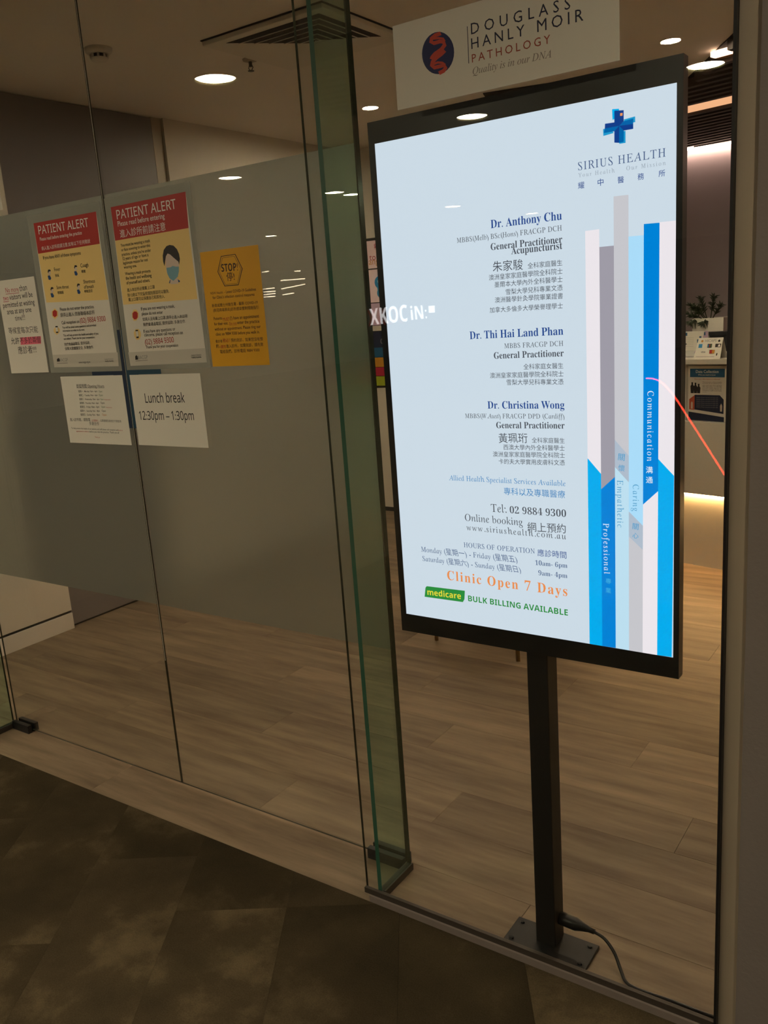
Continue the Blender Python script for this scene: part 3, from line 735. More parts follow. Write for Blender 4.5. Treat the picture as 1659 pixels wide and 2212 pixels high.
E_TEXT = [
    ('診症時間 Opening Hours', 'sans', 'ink', (-2.3566, 1.3277), (-2.2221, 1.3266)),
    ('星期一 - Monday 10am - 6pm ', 'sans', 'ink', (-2.3509, 1.3127), (-2.258, 1.3128)),
    ('Open', 'sans', 'green', (-2.252, 1.3122), (-2.2342, 1.3121)),
    ('星期二 - Tuesday 10am - 6pm', 'sans', 'ink', (-2.3509, 1.3004), (-2.2593, 1.3008)),
    ('Open', 'sans', 'green', (-2.2538, 1.3002), (-2.234, 1.3004)),
    ('星期三 - Wednesday 10am - 6pm', 'sans', 'ink', (-2.3519, 1.2882), (-2.2527, 1.2885)),
    ('Open', 'sans', 'green', (-2.249, 1.2882), (-2.233, 1.2882)),
    ('Acupuncture', 'sans', 'red', (-2.2308, 1.2879), (-2.2007, 1.2876)),
    ('星期四 - Thursday 10am - 6pm', 'sans', 'ink', (-2.3528, 1.2762), (-2.2592, 1.2764)),
    ('Open', 'sans', 'ink', (-2.2507, 1.2764), (-2.231, 1.2765)),
    ('星期五 - Friday 10am - 6pm', 'sans', 'ink', (-2.3543, 1.2635), (-2.2596, 1.2643)),
    ('Open', 'sans', 'green', (-2.2501, 1.2644), (-2.2314, 1.2642)),
    ('Acupuncture', 'sans', 'red', (-2.2281, 1.2642), (-2.1995, 1.2637)),
    ('星期六 - Saturday 9am - 4pm', 'sans', 'ink', (-2.3558, 1.2512), (-2.26, 1.2519)),
    ('Open', 'sans', 'ink', (-2.2506, 1.252), (-2.2309, 1.2518)),
    ('星期日 - Sunday 9am - 4pm', 'sans', 'ink', (-2.3573, 1.2388), (-2.2628, 1.2397)),
    ('Open', 'sans', 'orange', (-2.2509, 1.2398), (-2.2299, 1.2395)),
    ('進入診所前，請致電', 'cjk', 'ink', (-2.4153, 1.22), (-2.3127, 1.2208)),
    ('必須預約', 'cjk', 'red', (-2.3065, 1.2202), (-2.2758, 1.2201)),
    ('，公眾假期及其他日子請查詢', 'cjk', 'ink', (-2.272, 1.2201), (-2.1651, 1.2193)),
    ('多謝合作', 'cjk', 'ink', (-2.3203, 1.2089), (-2.2723, 1.2085)),
    ('To help protect the health of our patients and staff please call reception and', 'sans', 'ink', (-2.4152, 1.1957), (-2.1852, 1.1937)),
    ('book an', 'sans', 'red', (-2.1843, 1.1937), (-2.1642, 1.1935)),
    ('appointment in advance', 'sans', 'red', (-2.3923, 1.1864), (-2.328, 1.1865)),
    ('before you visit the practice. Thank you all', 'sans', 'ink', (-2.3257, 1.1859), (-2.1824, 1.1853)),
    ('Thank you', 'sans', 'red', (-2.3027, 1.1697), (-2.2778, 1.1693)),
]
E_POLY = [
    ('underline', 'ink', [(-2.3568, 1.3268), (-2.2223, 1.3257), (-2.2225, 1.3248), (-2.357, 1.3258)]),
]
F_TEXT = [
    ('Lunch break', 'sans', 'ink', (-2.0427, 1.2801), (-1.8745, 1.2812)),
    ('12:30pm – 1:30pm', 'sans', 'ink', (-2.0781, 1.2293), (-1.8458, 1.2312)),
]
DHM_TEXT = [
    ('DOUGLASS', 'plain:1.62', 'inkblue', (-0.8288, 1.9802), (-0.6353, 1.9787)),
    ('HANLY', 'plain:1.45', 'inkblue', (-0.8295, 1.9556), (-0.7219, 1.9555)),
    ('MOIR', 'plain:1.45', 'inkblue', (-0.6976, 1.9554), (-0.6121, 1.9553)),
    ('PATHOLOGY', 'plain:1.45', 'rust', (-0.8294, 1.9327), (-0.6735, 1.9328)),
    ('Quality is in our DNA', 'serif_italic', 'midgrey', (-0.8289, 1.9122), (-0.6722, 1.9099)),
]
DHM_POLY = [
    ('divider_line', 'inkblue', [(-0.8368, 1.9955), (-0.8355, 1.9954), (-0.8356, 1.9327), (-0.837, 1.9327)]),
    ('oval_emblem', 'navy3', [(-0.8662, 1.958), (-0.8673, 1.9511), (-0.8697, 1.9447), (-0.8732, 1.939), (-0.8779, 1.9342), (-0.8834, 1.9305), (-0.8896, 1.9281), (-0.8963, 1.927), (-0.9032, 1.9274), (-0.91, 1.9292), (-0.9166, 1.9323), (-0.9225, 1.9367), (-0.9276, 1.9421), (-0.9316, 1.9484), (-0.9345, 1.9553), (-0.936, 1.9625), (-0.9362, 1.9698), (-0.935, 1.9768), (-0.9325, 1.9833), (-0.9288, 1.989), (-0.924, 1.9937), (-0.9184, 1.9973), (-0.9121, 1.9995), (-0.9054, 2.0004), (-0.8985, 1.9999), (-0.8918, 1.998), (-0.8854, 1.9948), (-0.8797, 1.9904), (-0.8748, 1.9851), (-0.8708, 1.9789), (-0.868, 1.9722), (-0.8665, 1.9651)]),
    ('helix_band', 'rust2', [(-0.8941, 1.9996), (-0.9069, 1.9986), (-0.9169, 1.9939), (-0.9188, 1.9856), (-0.9088, 1.9791), (-0.8956, 1.9794), (-0.8903, 1.978), (-0.8897, 1.9762), (-0.8962, 1.9713), (-0.9097, 1.9669), (-0.9174, 1.9617), (-0.9198, 1.9577), (-0.912, 1.9538), (-0.9105, 1.9566), (-0.9045, 1.9607), (-0.8908, 1.9653), (-0.8819, 1.9727), (-0.8851, 1.9822), (-0.8963, 1.9861), (-0.9086, 1.9857), (-0.9111, 1.9871), (-0.9101, 1.9888), (-0.9031, 1.992), (-0.8916, 1.9929)]),
    ('helix_band', 'rust2', [(-0.8886, 1.9681), (-0.8965, 1.9637), (-0.9083, 1.9594), (-0.9175, 1.9533), (-0.9201, 1.9452), (-0.9114, 1.9371), (-0.8979, 1.9368), (-0.8903, 1.9371), (-0.8902, 1.9361), (-0.8933, 1.9337), (-0.9028, 1.9319), (-0.8994, 1.9252), (-0.8884, 1.9275), (-0.8819, 1.9339), (-0.8878, 1.943), (-0.8994, 1.9436), (-0.9099, 1.9435), (-0.9119, 1.9456), (-0.9104, 1.9484), (-0.9029, 1.9533), (-0.8914, 1.9576), (-0.8831, 1.9622)]),
    ('helix_band', 'rust2', [(-0.9095, 1.9885), (-0.8985, 1.9871), (-0.89, 1.9846), (-0.8876, 1.98), (-0.8832, 1.9811), (-0.8874, 1.9876), (-0.8982, 1.991), (-0.9097, 1.9926)]),
    ('helix_band', 'rust2', [(-0.9117, 1.9445), (-0.9022, 1.9456), (-0.8936, 1.9435), (-0.8885, 1.939), (-0.8852, 1.9415), (-0.8918, 1.947), (-0.9028, 1.9497), (-0.9133, 1.9486)]),
]
REFLECT_SIGN = [(-7.8627, 1.2738), (-7.1762, 1.2981), (-7.1158, 1.3113), (-6.842, 1.3247), (-6.757, 1.448)]
RED_STRIP = [(-1.7791, 0.9577), (-1.732, 0.9541), (-1.6854, 0.9332), (-1.6448, 0.8952), (-1.5928, 0.8313), (-1.4778, 0.6526), (-1.3637, 0.4726), (-1.2647, 0.3167), (-1.1386, 0.1201)]
SHOP_LIGHTS = [[(-10.7487, 2.2864), (-10.5946, 2.2898)], [(-10.0024, 2.242), (-9.8778, 2.2396)], [(-10.7887, 1.9936), (-10.5025, 1.9974)], [(-10.7953, 1.9458), (-10.4881, 1.9408)], [(-10.7908, 1.8971), (-10.4933, 1.9013)], [(-10.7962, 1.8572), (-10.4995, 1.8539)], [(-10.3364, 2.1119), (-9.7908, 2.1017)], [(-10.3331, 1.9697), (-9.8016, 2.0098)], [(-10.3248, 1.8662), (-10.0675, 1.8805)]]

# ================================================================== THE SETTING
CEIL = 2.60
def struct_box(name, m, *b):
    return structure(Part().box(*b).build(name, m))

# clinic floor of timber planks, running along the shopfront
floor = struct_box('floor', mat('floor_slab', (0.05, 0.04, 0.03), .9), -3.9, 0.7, 1.549, 7.5, -0.06, -0.006)
PW, PL = 0.19, 1.52
PLANKS = {}
def plank_mesh(l, w):
    key = (round(l, 3), round(w, 3))
    if key not in PLANKS:
        p = Part()
        b = 0.0006
        x, y = l / 2 - 0.0003, w / 2 - 0.0003
        p.v = [(-x, -y, -0.006), (x, -y, -0.006), (x, y, -0.006), (-x, y, -0.006), (-x, -y, -b), (x, -y, -b), (x, y, -b), (-x, y, -b),
               (-x + b, -y + b, 0), (x - b, -y + b, 0), (x - b, y - b, 0), (-x + b, y - b, 0)]
        p.f = [(8, 9, 10, 11)] + [(k, (k + 1) % 4, 4 + (k + 1) % 4, 4 + k) for k in range(4)] + [(4 + k, 4 + (k + 1) % 4, 8 + (k + 1) % 4, 8 + k) for k in range(4)]
        me = pymesh('plank', p.v, p.f)
        me.materials.append(timber)
        PLANKS[key] = me
    return PLANKS[key]
row = 0
yy = 1.549
while yy < 7.45:
    w = min(PW, 7.5 - yy)
    xx = -3.9 - [0.0, 0.93, 0.41, 1.27, 0.66][row % 5]
    while xx < 0.68:
        a, b = max(xx, -3.86), min(xx + PL, 0.7)
        if b - a > 0.05:
            o = bpy.data.objects.new('plank', plank_mesh(b - a, w))
            COL.objects.link(o)
            o.location = ((a + b) / 2, yy + w / 2, 0)
            o.parent = floor
        xx += PL
    yy += PW; row += 1

# corridor floor of carpet planks laid at an angle
corr = struct_box('floor_corridor', carpet_plain, -16, 6, -20, 1.549, -0.06, -0.004)
CA = math.radians(32.5)
cu, cvv = Vector((math.cos(CA), math.sin(CA))), Vector((-math.sin(CA), math.cos(CA)))
TW, TL_ = 0.295, 0.92
anchor = Vector((-1.406, 1.424))
def clip(poly, ax, lim, keep_less):
    out = []
    for k in range(len(poly)):
        p, q = poly[k], poly[(k + 1) % len(poly)]
        ip = (p[ax] <= lim) if keep_less else (p[ax] >= lim)
        iq = (q[ax] <= lim) if keep_less else (q[ax] >= lim)
        if ip: out.append(p)
        if ip != iq:
            t = (lim - p[ax]) / (q[ax] - p[ax])
            out.append((p[0] + (q[0] - p[0]) * t, p[1] + (q[1] - p[1]) * t))
    return out
for i in range(-14, 12):
    stag = (i * 0.37) % 1.0 * TL_
    if i == -1: stag = 0.0
    for j in range(-6, 6):
        o2 = anchor + cu * (i * TW) + cvv * (j * TL_ + stag)
        g = 0.0003
        q = [o2 + cu * g + cvv * g, o2 + cu * (TW - g) + cvv * g, o2 + cu * (TW - g) + cvv * (TL_ - g), o2 + cu * g + cvv * (TL_ - g)]
        q = [(v.x, v.y) for v in q]
        for ax, lim, less in ((1, 1.549, True), (0, -4.2, False), (0, 1.4, True), (1, -0.9, False)):
            q = clip(q, ax, lim, less)
            if len(q) < 3: break
        if len(q) < 3: continue
        cx = sum(p[0] for p in q) / len(q); cy = sum(p[1] for p in q) / len(q)
        pt = Part().prism_xy([(p[0] - cx, p[1] - cy) for p in q], -0.004, 0.0)
        me = pymesh('carpet_tile', pt.v, pt.f)
        o = link('carpet_tile', me, carpet, corr, (cx, cy, 0))

# ceilings
struct_box('ceiling', ceil_paint, -3.9, 0.7, 1.6, 7.5, CEIL, CEIL + 0.05)
struct_box('ceiling_corridor', ceil_paint, -16, 6, -20, 1.56, 2.70, 2.75)
struct_box('wall_front', white_paint, -16, 6, 1.56, 1.60, 2.56, 2.75)
struct_box('wall_corridor_far', wall_mauve, -16, 6, -20.1, -20, 0, 2.7)
struct_box('wall_corridor_left', wall_mauve, -16.1, -16, -20, 1.56, 0, 2.7)
struct_box('wall_corridor_right', wall_mauve, 6, 6.1, -20, 1.5, 0, 2.7)
# clinic walls
wl = structure(Part().box(-3.92, -3.82, 1.6, 2.548, 0.098, CEIL).box(-3.92, -3.82, 3.58, 5.3, 0, CEIL).build('wall_left', wall_cream))
Part().box(-3.92, -3.84, 2.548, 3.51, 0.012, 2.595).build('dark_panel', wall_dark, wl)
Part().box(-3.92, -3.838, 3.51, 3.58, 0, CEIL).build('panel_jamb', beige_metal, wl)
Part().box(-3.90, -3.85, 2.54, 3.52, 0, 0.012).box(-3.86, -3.841, 3.478, 3.51, 0.012, 2.595).build('shadow_gap', black_metal, wl)
bl = structure(Part().box(-3.92, -3.818, 1.6, 2.548, 0, 0.084).build('baseboard_left', white_paint))
Part().box(-3.92, -3.828, 1.6, 2.548, 0.084, 0.098).build('shadow_gap', black_metal, bl)
struct_box('wall_back', wall_cream, -3.92, -2.62, 5.3, 5.4, 0, CEIL)
struct_box('wall_return', wall_cream, -2.72, -2.62, 5.4, 7.4, 0, CEIL)
struct_box('wall_reception', wall_mauve, -2.72, 0.7, 7.4, 7.5, 0, CEIL)
struct_box('wall_right', wall_cream, 0.6, 0.7, 1.8, 7.4, 0, CEIL)
struct_box('baseboard_back', black_metal, -3.82, -2.62, 5.288, 5.3, 0, 0.03)
# right-hand pillar with its metal edge strip
struct_box('wall_pillar', wall_grey, -0.3255, 6.0, 1.563, 1.80, 0, 2.75)
t1 = struct_box('trim_1', beige_metal, -0.360, -0.318, 1.568, 1.62, 0, 2.56)
Part().box(-0.318, 6.0, 1.555, 1.563, 0, 0.012).build('trim_2', off_white)['kind'] = 'structure'
# threshold stone under the fixed pane
struct_box('trim_3', stone_curb, -1.228, -0.32, 1.549, 1.580, 0, 0.018)
struct_box('trim_4', stone_curb, -6.0, -3.045, 1.549, 1.580, 0, 0.018)

# fixed shopfront panes with their glass fins
def fixed_pane(n, x0, x1, fx, ch0, ch1):
    w = structure(Part().box(x0, x1, 1.564, 1.572, 0.02, 2.56, mside='y').build('window_%d' % n, [clear_glass, dull_edge]))
    Part().box(ch0, ch1, 1.5545, 1.5635, 0.018, 0.033).build('channel', dark_bronze, w)
    fin = Part().box(fx - 0.006, fx + 0.006, 1.5725, 1.711, 0.020, 2.56, mside='x')
    fin.m[3] = 2; fin.m[0] = 2
    fin.build('glass_fin', [fin_glass, green_edge, dull_edge], w)
    Part().box(fx - 0.010, fx + 0.010, 1.582, 1.716, 0.0, 0.0195).build('fin_channel', dark_bronze, w)
    return w
w1 = fixed_pane(1, -1.2466, -0.366, -1.209, -1.2466, -0.36)
Part().box(-0.3655, -0.3605, 1.5545, 1.580, 0.02, 2.56).build('gasket', black_metal, w1)
w2 = fixed_pane(2, -6.0, -3.025, -3.066, -6.0, -3.025)

# two sliding glass doors with frosted film and a navy cross
FZ0, FZ1 = 0.638, 1.872
def door(n, x0, x1, gx0, gx1):
    d = structure(Part().box(x0, x1, 1.7155, 1.7215, 0.012, 2.54, mside='y').build('door_%d' % n, [clear_glass, dull_edge]))
    me = pymesh('frosted_film', [(x0 + .002, 1.7222, FZ0), (x1 - .002, 1.7222, FZ0), (x1 - .002, 1.7222, FZ1), (x0 + .002, 1.7222, FZ1)], [(0, 1, 2, 3)])
    link('frosted_film', me, frosted, d)
    Part().box(gx0, gx1, 1.698, 1.714, 0.0, 0.032).box(gx0, gx1, 1.727, 1.743, 0.0, 0.032).build('floor_guide', black_metal, d)
    return d
d1 = door(1, -3.052, -2.1165, -3.055, -2.95)
d2 = door(2, -2.1135, -1.222, -1.340, -1.222)
Part().box(-2.1135, -2.1115, 1.7145, 1.7155, 0.45, 2.54).build('edge_glint', mat('glint_grey', (0.42, 0.40, 0.34), .25), d2)  # pale strip painted in for the bright highlight along the glass seam
# the navy cross printed on the outside of the doors, half on each leaf
YX = 1.7150
flat(d1, 'cross_arm', film_navy, [(-2.272, 1.3635), (-2.1165, 1.3635), (-2.1165, 1.40), (-2.272, 1.40)], YX)
flat(d1, 'cross_upright', film_navy, [(-2.172, 1.203), (-2.1165, 1.203), (-2.1165, 1.495), (-2.172, 1.495)], YX - .0004)
flat(d2, 'cross_arm', film_teal, [(-2.1135, 1.3635), (-1.960, 1.3635), (-1.960, 1.41), (-2.1135, 1.41)], YX)
flat(d2, 'cross_upright', film_teal, [(-2.1135, 1.203), (-2.058, 1.203), (-2.058, 1.495), (-2.1135, 1.495)], YX - .0004)

# slatted reception ceiling, set at the counter's angle
RA = math.radians(-12.9)
ru, rv = Vector((math.cos(RA), math.sin(RA))), Vector((-math.sin(RA), math.cos(RA)))
SP = [(-0.30, 3.16), (-1.44, 5.16), (-1.95, 4.66), (-2.36, 4.55), (-2.62, 5.3), (-2.62, 7.4), (0.6, 7.4), (0.6, 3.16)]
sl = structure(Part().prism_xy(SP, CEIL - 0.006, CEIL - 0.001).build('ceiling_reception', slat_back))
def spans(poly, off):
    """where the line  p.rv = off  runs inside poly, as intervals along ru"""
    xs = []
    for k in range(len(poly)):
        p, q = Vector(poly[k]), Vector(poly[(k + 1) % len(poly)])
        a, b = p.dot(rv) - off, q.dot(rv) - off
        if (a <= 0) != (b <= 0):
            t = a / (a - b)
            xs.append((p + (q - p) * t).dot(ru))
    xs.sort()
    return list(zip(xs[::2], xs[1::2]))
def slat_box(off, w, a, b, z0, z1):
    c = [ru * a + rv * (off - w / 2), ru * b + rv * (off - w / 2), ru * b + rv * (off + w / 2), ru * a + rv * (off + w / 2)]
    return Part().prism_xy([(v.x, v.y) for v in c], z0, z1)
off = Vector((0.6, 3.16)).dot(rv) + 0.06
strip1 = Vector((-1.206, 4.73)).dot(rv); strip2 = Vector((-1.477, 5.81)).dot(rv)
while off < 7.6:
    if abs(off - strip1) > 0.07 and abs(off - strip2) > 0.085:
        for a, b in spans(SP, off):
            if b - a > 0.12:
                slat_box(off, 0.045, a + 0.02, b - 0.02, CEIL - 0.05, CEIL - 0.0065).build('slat', slat_brown, sl)
    off += 0.105

# ================================================================== LAMPS
def downlight(name, x, y, z, r, label, group, em, rimm):
    t = thing(name, (x, y, z), label, 'downlight', group)
    p = Part()
    n = 36
    for k, (rr, zz) in enumerate([(r * 1.10, 0.0), (r * 1.10, -r * 0.12), (r * 1.06, -r * 0.12), (r * 0.97, -0.001)]):
        for j in range(n):
            a = 2 * PI * j / n
            p.v.append((x + rr * math.cos(a), y + rr * math.sin(a), z + zz))
    for k in range(3):
        for j in range(n):
            j2 = (j + 1) % n
            p.f.append((k * n + j, (k + 1) * n + j, (k + 1) * n + j2, k * n + j2)); p.m.append(0)
    p.build('rim', rimm, t, smooth=True)
    Part().lathe((x, y, z), [(r * 0.97, -0.002), (r * 0.97, -0.0005)], 36).build('lens', em, t, smooth=False)
    return t
warm_lens = emit('corridor_lens', (1.0, 0.86, 0.60), CORRIDOR_LIGHT)
clinic_lens = emit('clinic_lens', (1.0, 0.82, 0.56), CLINIC_LIGHT)
rim_gold = mat('lamp_rim', (0.75, 0.68, 0.40), 0.4)
for x, y, lab in [(-3.335, -0.08, 'largest warm downlight mirrored in the left of the doors, below the air diffuser'),
                  (-1.417, -2.28, 'warm corridor downlight mirrored beside the pillar, right of the display'),
                  (-2.927, -2.34, 'warm corridor downlight mirrored on the top bezel of the display'),
                  (-5.522, -2.435, 'warm corridor downlight mirrored in the frosted film above the yellow notice'),
                  (-5.648, -4.39, 'warm corridor downlight mirrored in the glass fin'),
                  (-9.10, -7.0, 'small warm corridor downlight mirrored just above the yellow notice'),
                  (-5.70, -6.91, 'warm corridor downlight mirrored on the screen above the first name'),
                  (-5.59, -9.02, 'faintest corridor downlight mirrored on the screen, rightmost there'),
                  (1.0, 0.6, 'corridor downlight behind the viewer in front of the pillar')]:
    downlight('corridor_downlight', x, y, 2.70, 0.10, lab, 'corridor downlights', warm_lens, rim_gold)
for k, (x, y, lab) in enumerate([(-2.949, 4.324, 'small round white downlight in the ceiling left of the display'), (-1.300, 4.370, 'small round white downlight in the ceiling right of the display'),
                                 (-0.9, 2.25, 'added unseen downlight in the clinic ceiling just above the display'), (-2.5, 1.95, 'added unseen downlight in the clinic ceiling just inside the sliding doors')]):  # last two are added out of view to light the room
    downlight('clinic_downlight', x, y, CEIL, 0.042, lab, 'clinic downlights', clinic_lens, off_white)

# light strips of the reception ceiling
def led_line(name, off, x0, x1, w, z0, z1, em, label):
    a = (x0 - (rv * off).x) / ru.x; b = (x1 - (rv * off).x) / ru.x
    o = slat_box(off, w, a, b, z0, z1).build(name, em)
    return tag(o, label, 'strip light')
led_hot = emit('led_hot', (1.0, 0.62, 0.42), 5.0)
led_amber = emit('led_amber', (1.0, 0.50, 0.26), 1.05)
t = thing('ceiling_light_strip', (-0.3, 4.7, CEIL - 0.06), 'short bright light strip nearest the pillar in the slatted ceiling', 'strip light')
a = (-1.205 - (rv * strip1).x) / ru.x; b = (0.5 - (rv * strip1).x) / ru.x
slat_box(strip1, 0.045, a, b, CEIL - 0.03, CEIL - 0.0065).build('tube', led_hot, t)
slat_box(strip1 + 0.05, 0.05, a, b, CEIL - 0.03, CEIL - 0.0065).build('side_reflector', mat('copper_reflector', (0.55, 0.30, 0.16), .5), t)
led_line('ceiling_light_strip', strip2, -2.3, 0.5, 0.085, CEIL - 0.052, CEIL - 0.0065, led_amber, 'flat orange light strip in the middle of the dark slatted ceiling')
o = Part().box(-2.6, 0.58, 7.35, 7.38, 2.540, 2.580).build('cove_light', emit('cove_glow', (1.0, 0.66, 0.52), 30.0))
tag(o, 'pink white cove light washing down the reception wall', 'strip light')

# ================================================================== CEILING FITTINGS
ac = thing('air_diffuser', (-2.39, 3.07, CEIL), 'square white ceiling air diffuser with L shaped louvres', 'air vent')
X0, X1, Y0, Y1 = -2.70, -2.085, 2.79, 3.34
Part().box(X0, X1, Y0, Y1, CEIL - 0.022, CEIL - 0.004).build('face_plate', off_white, ac, bevel=.004)
Part().box(X0 - 0.004, X1 + 0.004, Y0 - 0.004, Y1 + 0.004, CEIL - 0.004, CEIL).build('shadow_frame', slat_back, ac)
# nested L slots, open towards the corner nearest the display, a thin blade between each two
for k in range(6):
    xo, yo = X1 - 0.045 - k * 0.040, Y0 + 0.040 + k * 0.046
    xe, ye = X0 + 0.095 + k * 0.040, Y1 - 0.105 - k * 0.030
    w, v = 0.030, 0.037
    L_ = [(xe, yo), (xo, yo), (xo, ye), (xo - w, ye - w), (xo - w, yo + v), (xe + v, yo + v)]
    Part().prism_xy(L_, CEIL - 0.0232, CEIL - 0.0222).build('slot', slat_back, ac)
    B_ = [(xe + v - .004, yo + v), (xo - w, yo + v), (xo - w, ye - w), (xo - w - .004, ye - w), (xo - w - .004, yo + v + .004), (xe + v, yo + v + .004)]
    Part().prism_xy(B_, CEIL - 0.026, CEIL - 0.0222).build('louvre', off_white, ac)

sd = thing('smoke_detector', (-3.048, 2.555, CEIL), 'round white smoke detector on the clinic ceiling', 'smoke detector')
Part().lathe((-3.048, 2.555, CEIL), [(0.055, 0), (0.053, -0.014), (0.043, -0.022)], 32).build('base', off_white, sd, smooth=True)
Part().lathe((-3.048, 2.555, CEIL), [(0.030, -0.022), (0.030, -0.036)], 24).build('chamber', slat_back, sd)
for k in range(8):
    a = 2 * PI * k / 8
    c = Vector((-3.048 + 0.032 * math.cos(a), 2.555 + 0.032 * math.sin(a), 0))
    Part().tube([(c.x, c.y, CEIL - 0.022), (c.x, c.y, CEIL - 0.037)], 0.005, 6).build('rib', off_white, sd)
Part().lathe((-3.048, 2.555, CEIL), [(0.036, -0.036), (0.033, -0.044), (0.015, -0.048)], 24).build('cap', off_white, sd, smooth=True)

sp = thing('fire_sprinkler', (-2.752, 3.13, CEIL), 'small fire sprinkler head beside the air diffuser', 'sprinkler')
Part().lathe((-2.752, 3.13, CEIL), [(0.034, 0), (0.032, -0.006), (0.014, -0.010)], 24).build('rosette', beige_metal, sp, smooth=True)
Part().lathe((-2.752, 3.13, CEIL), [(0.008, -0.010), (0.007, -0.03)], 12).build('body', dark_bronze, sp, smooth=True)
for s in (-1, 1):
    Part().tube([(-2.752 + s * .006, 3.13, CEIL - .022), (-2.752 + s * .013, 3.13, CEIL - .034), (-2.752 + s * .003, 3.13, CEIL - .046)], 0.002, 6).build('arm', dark_bronze, sp)
Part().lathe((-2.752, 3.13, CEIL), [(0.014, -0.046), (0.014, -0.048)], 16).build('deflector', dark_bronze, sp)

# ================================================================== THE DISPLAY ON ITS STAND
YT = 1.612
ds = thing('display_stand', (-0.76, 1.632, 0.0), 'tall black portrait display on a pole stand showing the clinic notice', 'display')
Part().box(-0.862, -0.655, 1.584, 1.678, 0.0, 0.008).build('base_plate', black_metal, ds, bevel=.001)
for bx_, by_ in ((-0.845, 1.662), (-0.672, 1.662), (-0.672, 1.600), (-0.845, 1.600)):
    Part().lathe((bx_, by_, 0.008), [(0.006, 0), (0.005, 0.004)], 6).build('bolt', black_plastic, ds)
Part().box(-0.790, -0.741, 1.621, 1.672, 0.008, 0.7505).build('pole', black_metal, ds, bevel=.002)
TX0, TX1, TZ0, TZ1 = -1.1095, -0.4575, 0.7505, 1.8815
SX0, SX1, SZ0, SZ1 = -1.0945, -0.4685, 0.794, 1.838
fr = Part().box(TX0, TX1, YT + .002, YT + .026, TZ0, TZ1)
fr.box(TX0, TX1, YT - .001, YT + .002, SZ1, TZ1).box(TX0, TX1, YT - .001, YT + .002, TZ0, SZ0).box(TX0, SX0, YT - .001, YT + .002, SZ0, SZ1).box(SX1, TX1, YT - .001, YT + .002, SZ0, SZ1)
fr.build('frame', bezel_black, ds)
Part().box(-1.02, -0.55, YT + .026, YT + .055, 0.92, 1.70).build('rear_housing', black_plastic, ds, bevel=.008)
Part().box(-0.81, -0.72, YT + .026, YT + .06, 0.7505, 0.92).build('rear_bracket', black_metal, ds)
scr = flat(ds, 'screen', GLOW['bg'], [(SX0, SZ0), (SX1, SZ0), (SX1, SZ1), (SX0, SZ1)], YT, .0018)
cnt = 0
for nm, cl, pts in TV_BARS:
    cnt += 1
    flat(scr, nm, GLOW[cl], pts, YT - 0.0004 - 0.00003 * cnt, .0002)
for s, st, cl, L, R in TV_TEXT:
    text(scr, s, st, GLOW[cl], L, R, YT - 0.0013, tall={'serif': 1.08, 'serif_digits': 1.05, 'serif_bold': 1.12}.get(st.partition(':')[0], 1.0))

# mains lead plugged into the pole
pc = thing('power_cord', (-0.62, 1.62, 0.0), 'black power cord with plug at the foot of the display pole', 'cord')
pl_ = Part()
pl_.tube([(-0.740, 1.650, 0.070), (-0.722, 1.650, 0.070), (-0.700, 1.650, 0.069), (-0.685, 1.650, 0.068), (-0.668, 1.650, 0.067), (-0.655, 1.649, 0.066)],
         [0.015, 0.016, 0.016, 0.011, 0.007, 0.006], 10)
pl_.build('plug', black_plastic, pc)
def smooth_path(pts, n=6):
    pts = [Vector(p) for p in pts]
    out = []
    for i in range(len(pts) - 1):
        p0, p1, p2, p3 = pts[max(i - 1, 0)], pts[i], pts[i + 1], pts[min(i + 2, len(pts) - 1)]
        for k in range(n):
            t = k / n
            out.append(0.5 * ((2 * p1) + (p2 - p0) * t + (2 * p0 - 5 * p1 + 4 * p2 - p3) * t * t + (3 * p1 - p0 - 3 * p2 + p3) * t ** 3))
    out.append(pts[-1])
    return out
Part().tube(smooth_path([(-0.657, 1.649, 0.066), (-0.630, 1.646, 0.060), (-0.603, 1.636, 0.040), (-0.582, 1.618, 0.016), (-0.566, 1.604, 0.0055), (-0.538, 1.596, 0.0045), (-0.463, 1.600, 0.0042), (-0.40, 1.600, 0.0042), (-0.34, 1.602, 0.0042)]), 0.0038, 8).build('cable', black_plastic, pc)

# ================================================================== NOTICES ON THE GLASS
def sheet(name, x0, x1, z0, z1, y, m, label, cat, part='paper', th=0.0003):
    t = thing(name, ((x0 + x1) / 2, y, z0), label, cat)
    flat(t, part, m, [(x0, z0), (x1, z0), (x1, z1), (x0, z1)], y, th)
    return t
YP = 1.7085      # paper faces on the outer side of the doors (glass begins at 1.7155)
def prints(t, polys, texts, y, styles={'sans': 1.0}):
    k = 0
    for nm, cl, pts in polys:
        k += 1
        flat(t, nm, INK[cl], pts, y - 0.00006 - 0.00002 * k, .00002)
    for s, st, cl, L, R in texts:
        text(t, s, st, INK[cl], L, R, y - 0.00012 - 0.00002 * (k + 1), tall=1.0 if s == 'PATIENT ALERT' else styles.get(st, 1.0))

YQ = 1.7142
sA = sheet('paper_notice', -2.694, -2.488, 1.3775, 1.6765, YQ, INK['paper'], 'white paper notice limiting visitors, leftmost on the sliding doors', 'notice')
prints(sA, A_POLY, A_TEXT, YQ, {'sans': 1.15})
sB = sheet('laminated_poster', -2.477, -2.128, 1.375, 1.8555, YQ, laminate, 'laminated patient alert poster listing symptoms, left of the door seam', 'poster', 'laminate')
prints(sB, B_POLY, B_TEXT, YQ, {'sans': 1.15})
sC = sheet('laminated_poster', -2.106, -1.756, 1.377, 1.860, YQ, laminate, 'laminated patient alert poster with a masked face, right of the door seam', 'poster', 'laminate')
prints(sC, C_POLY, C_TEXT, YQ, {'sans': 1.15})
sD = sheet('paper_notice', -1.748, -1.540, 1.3795, 1.680, YQ, INK['yellow2'], 'bright yellow paper notice with a STOP hexagon on the right door', 'notice')
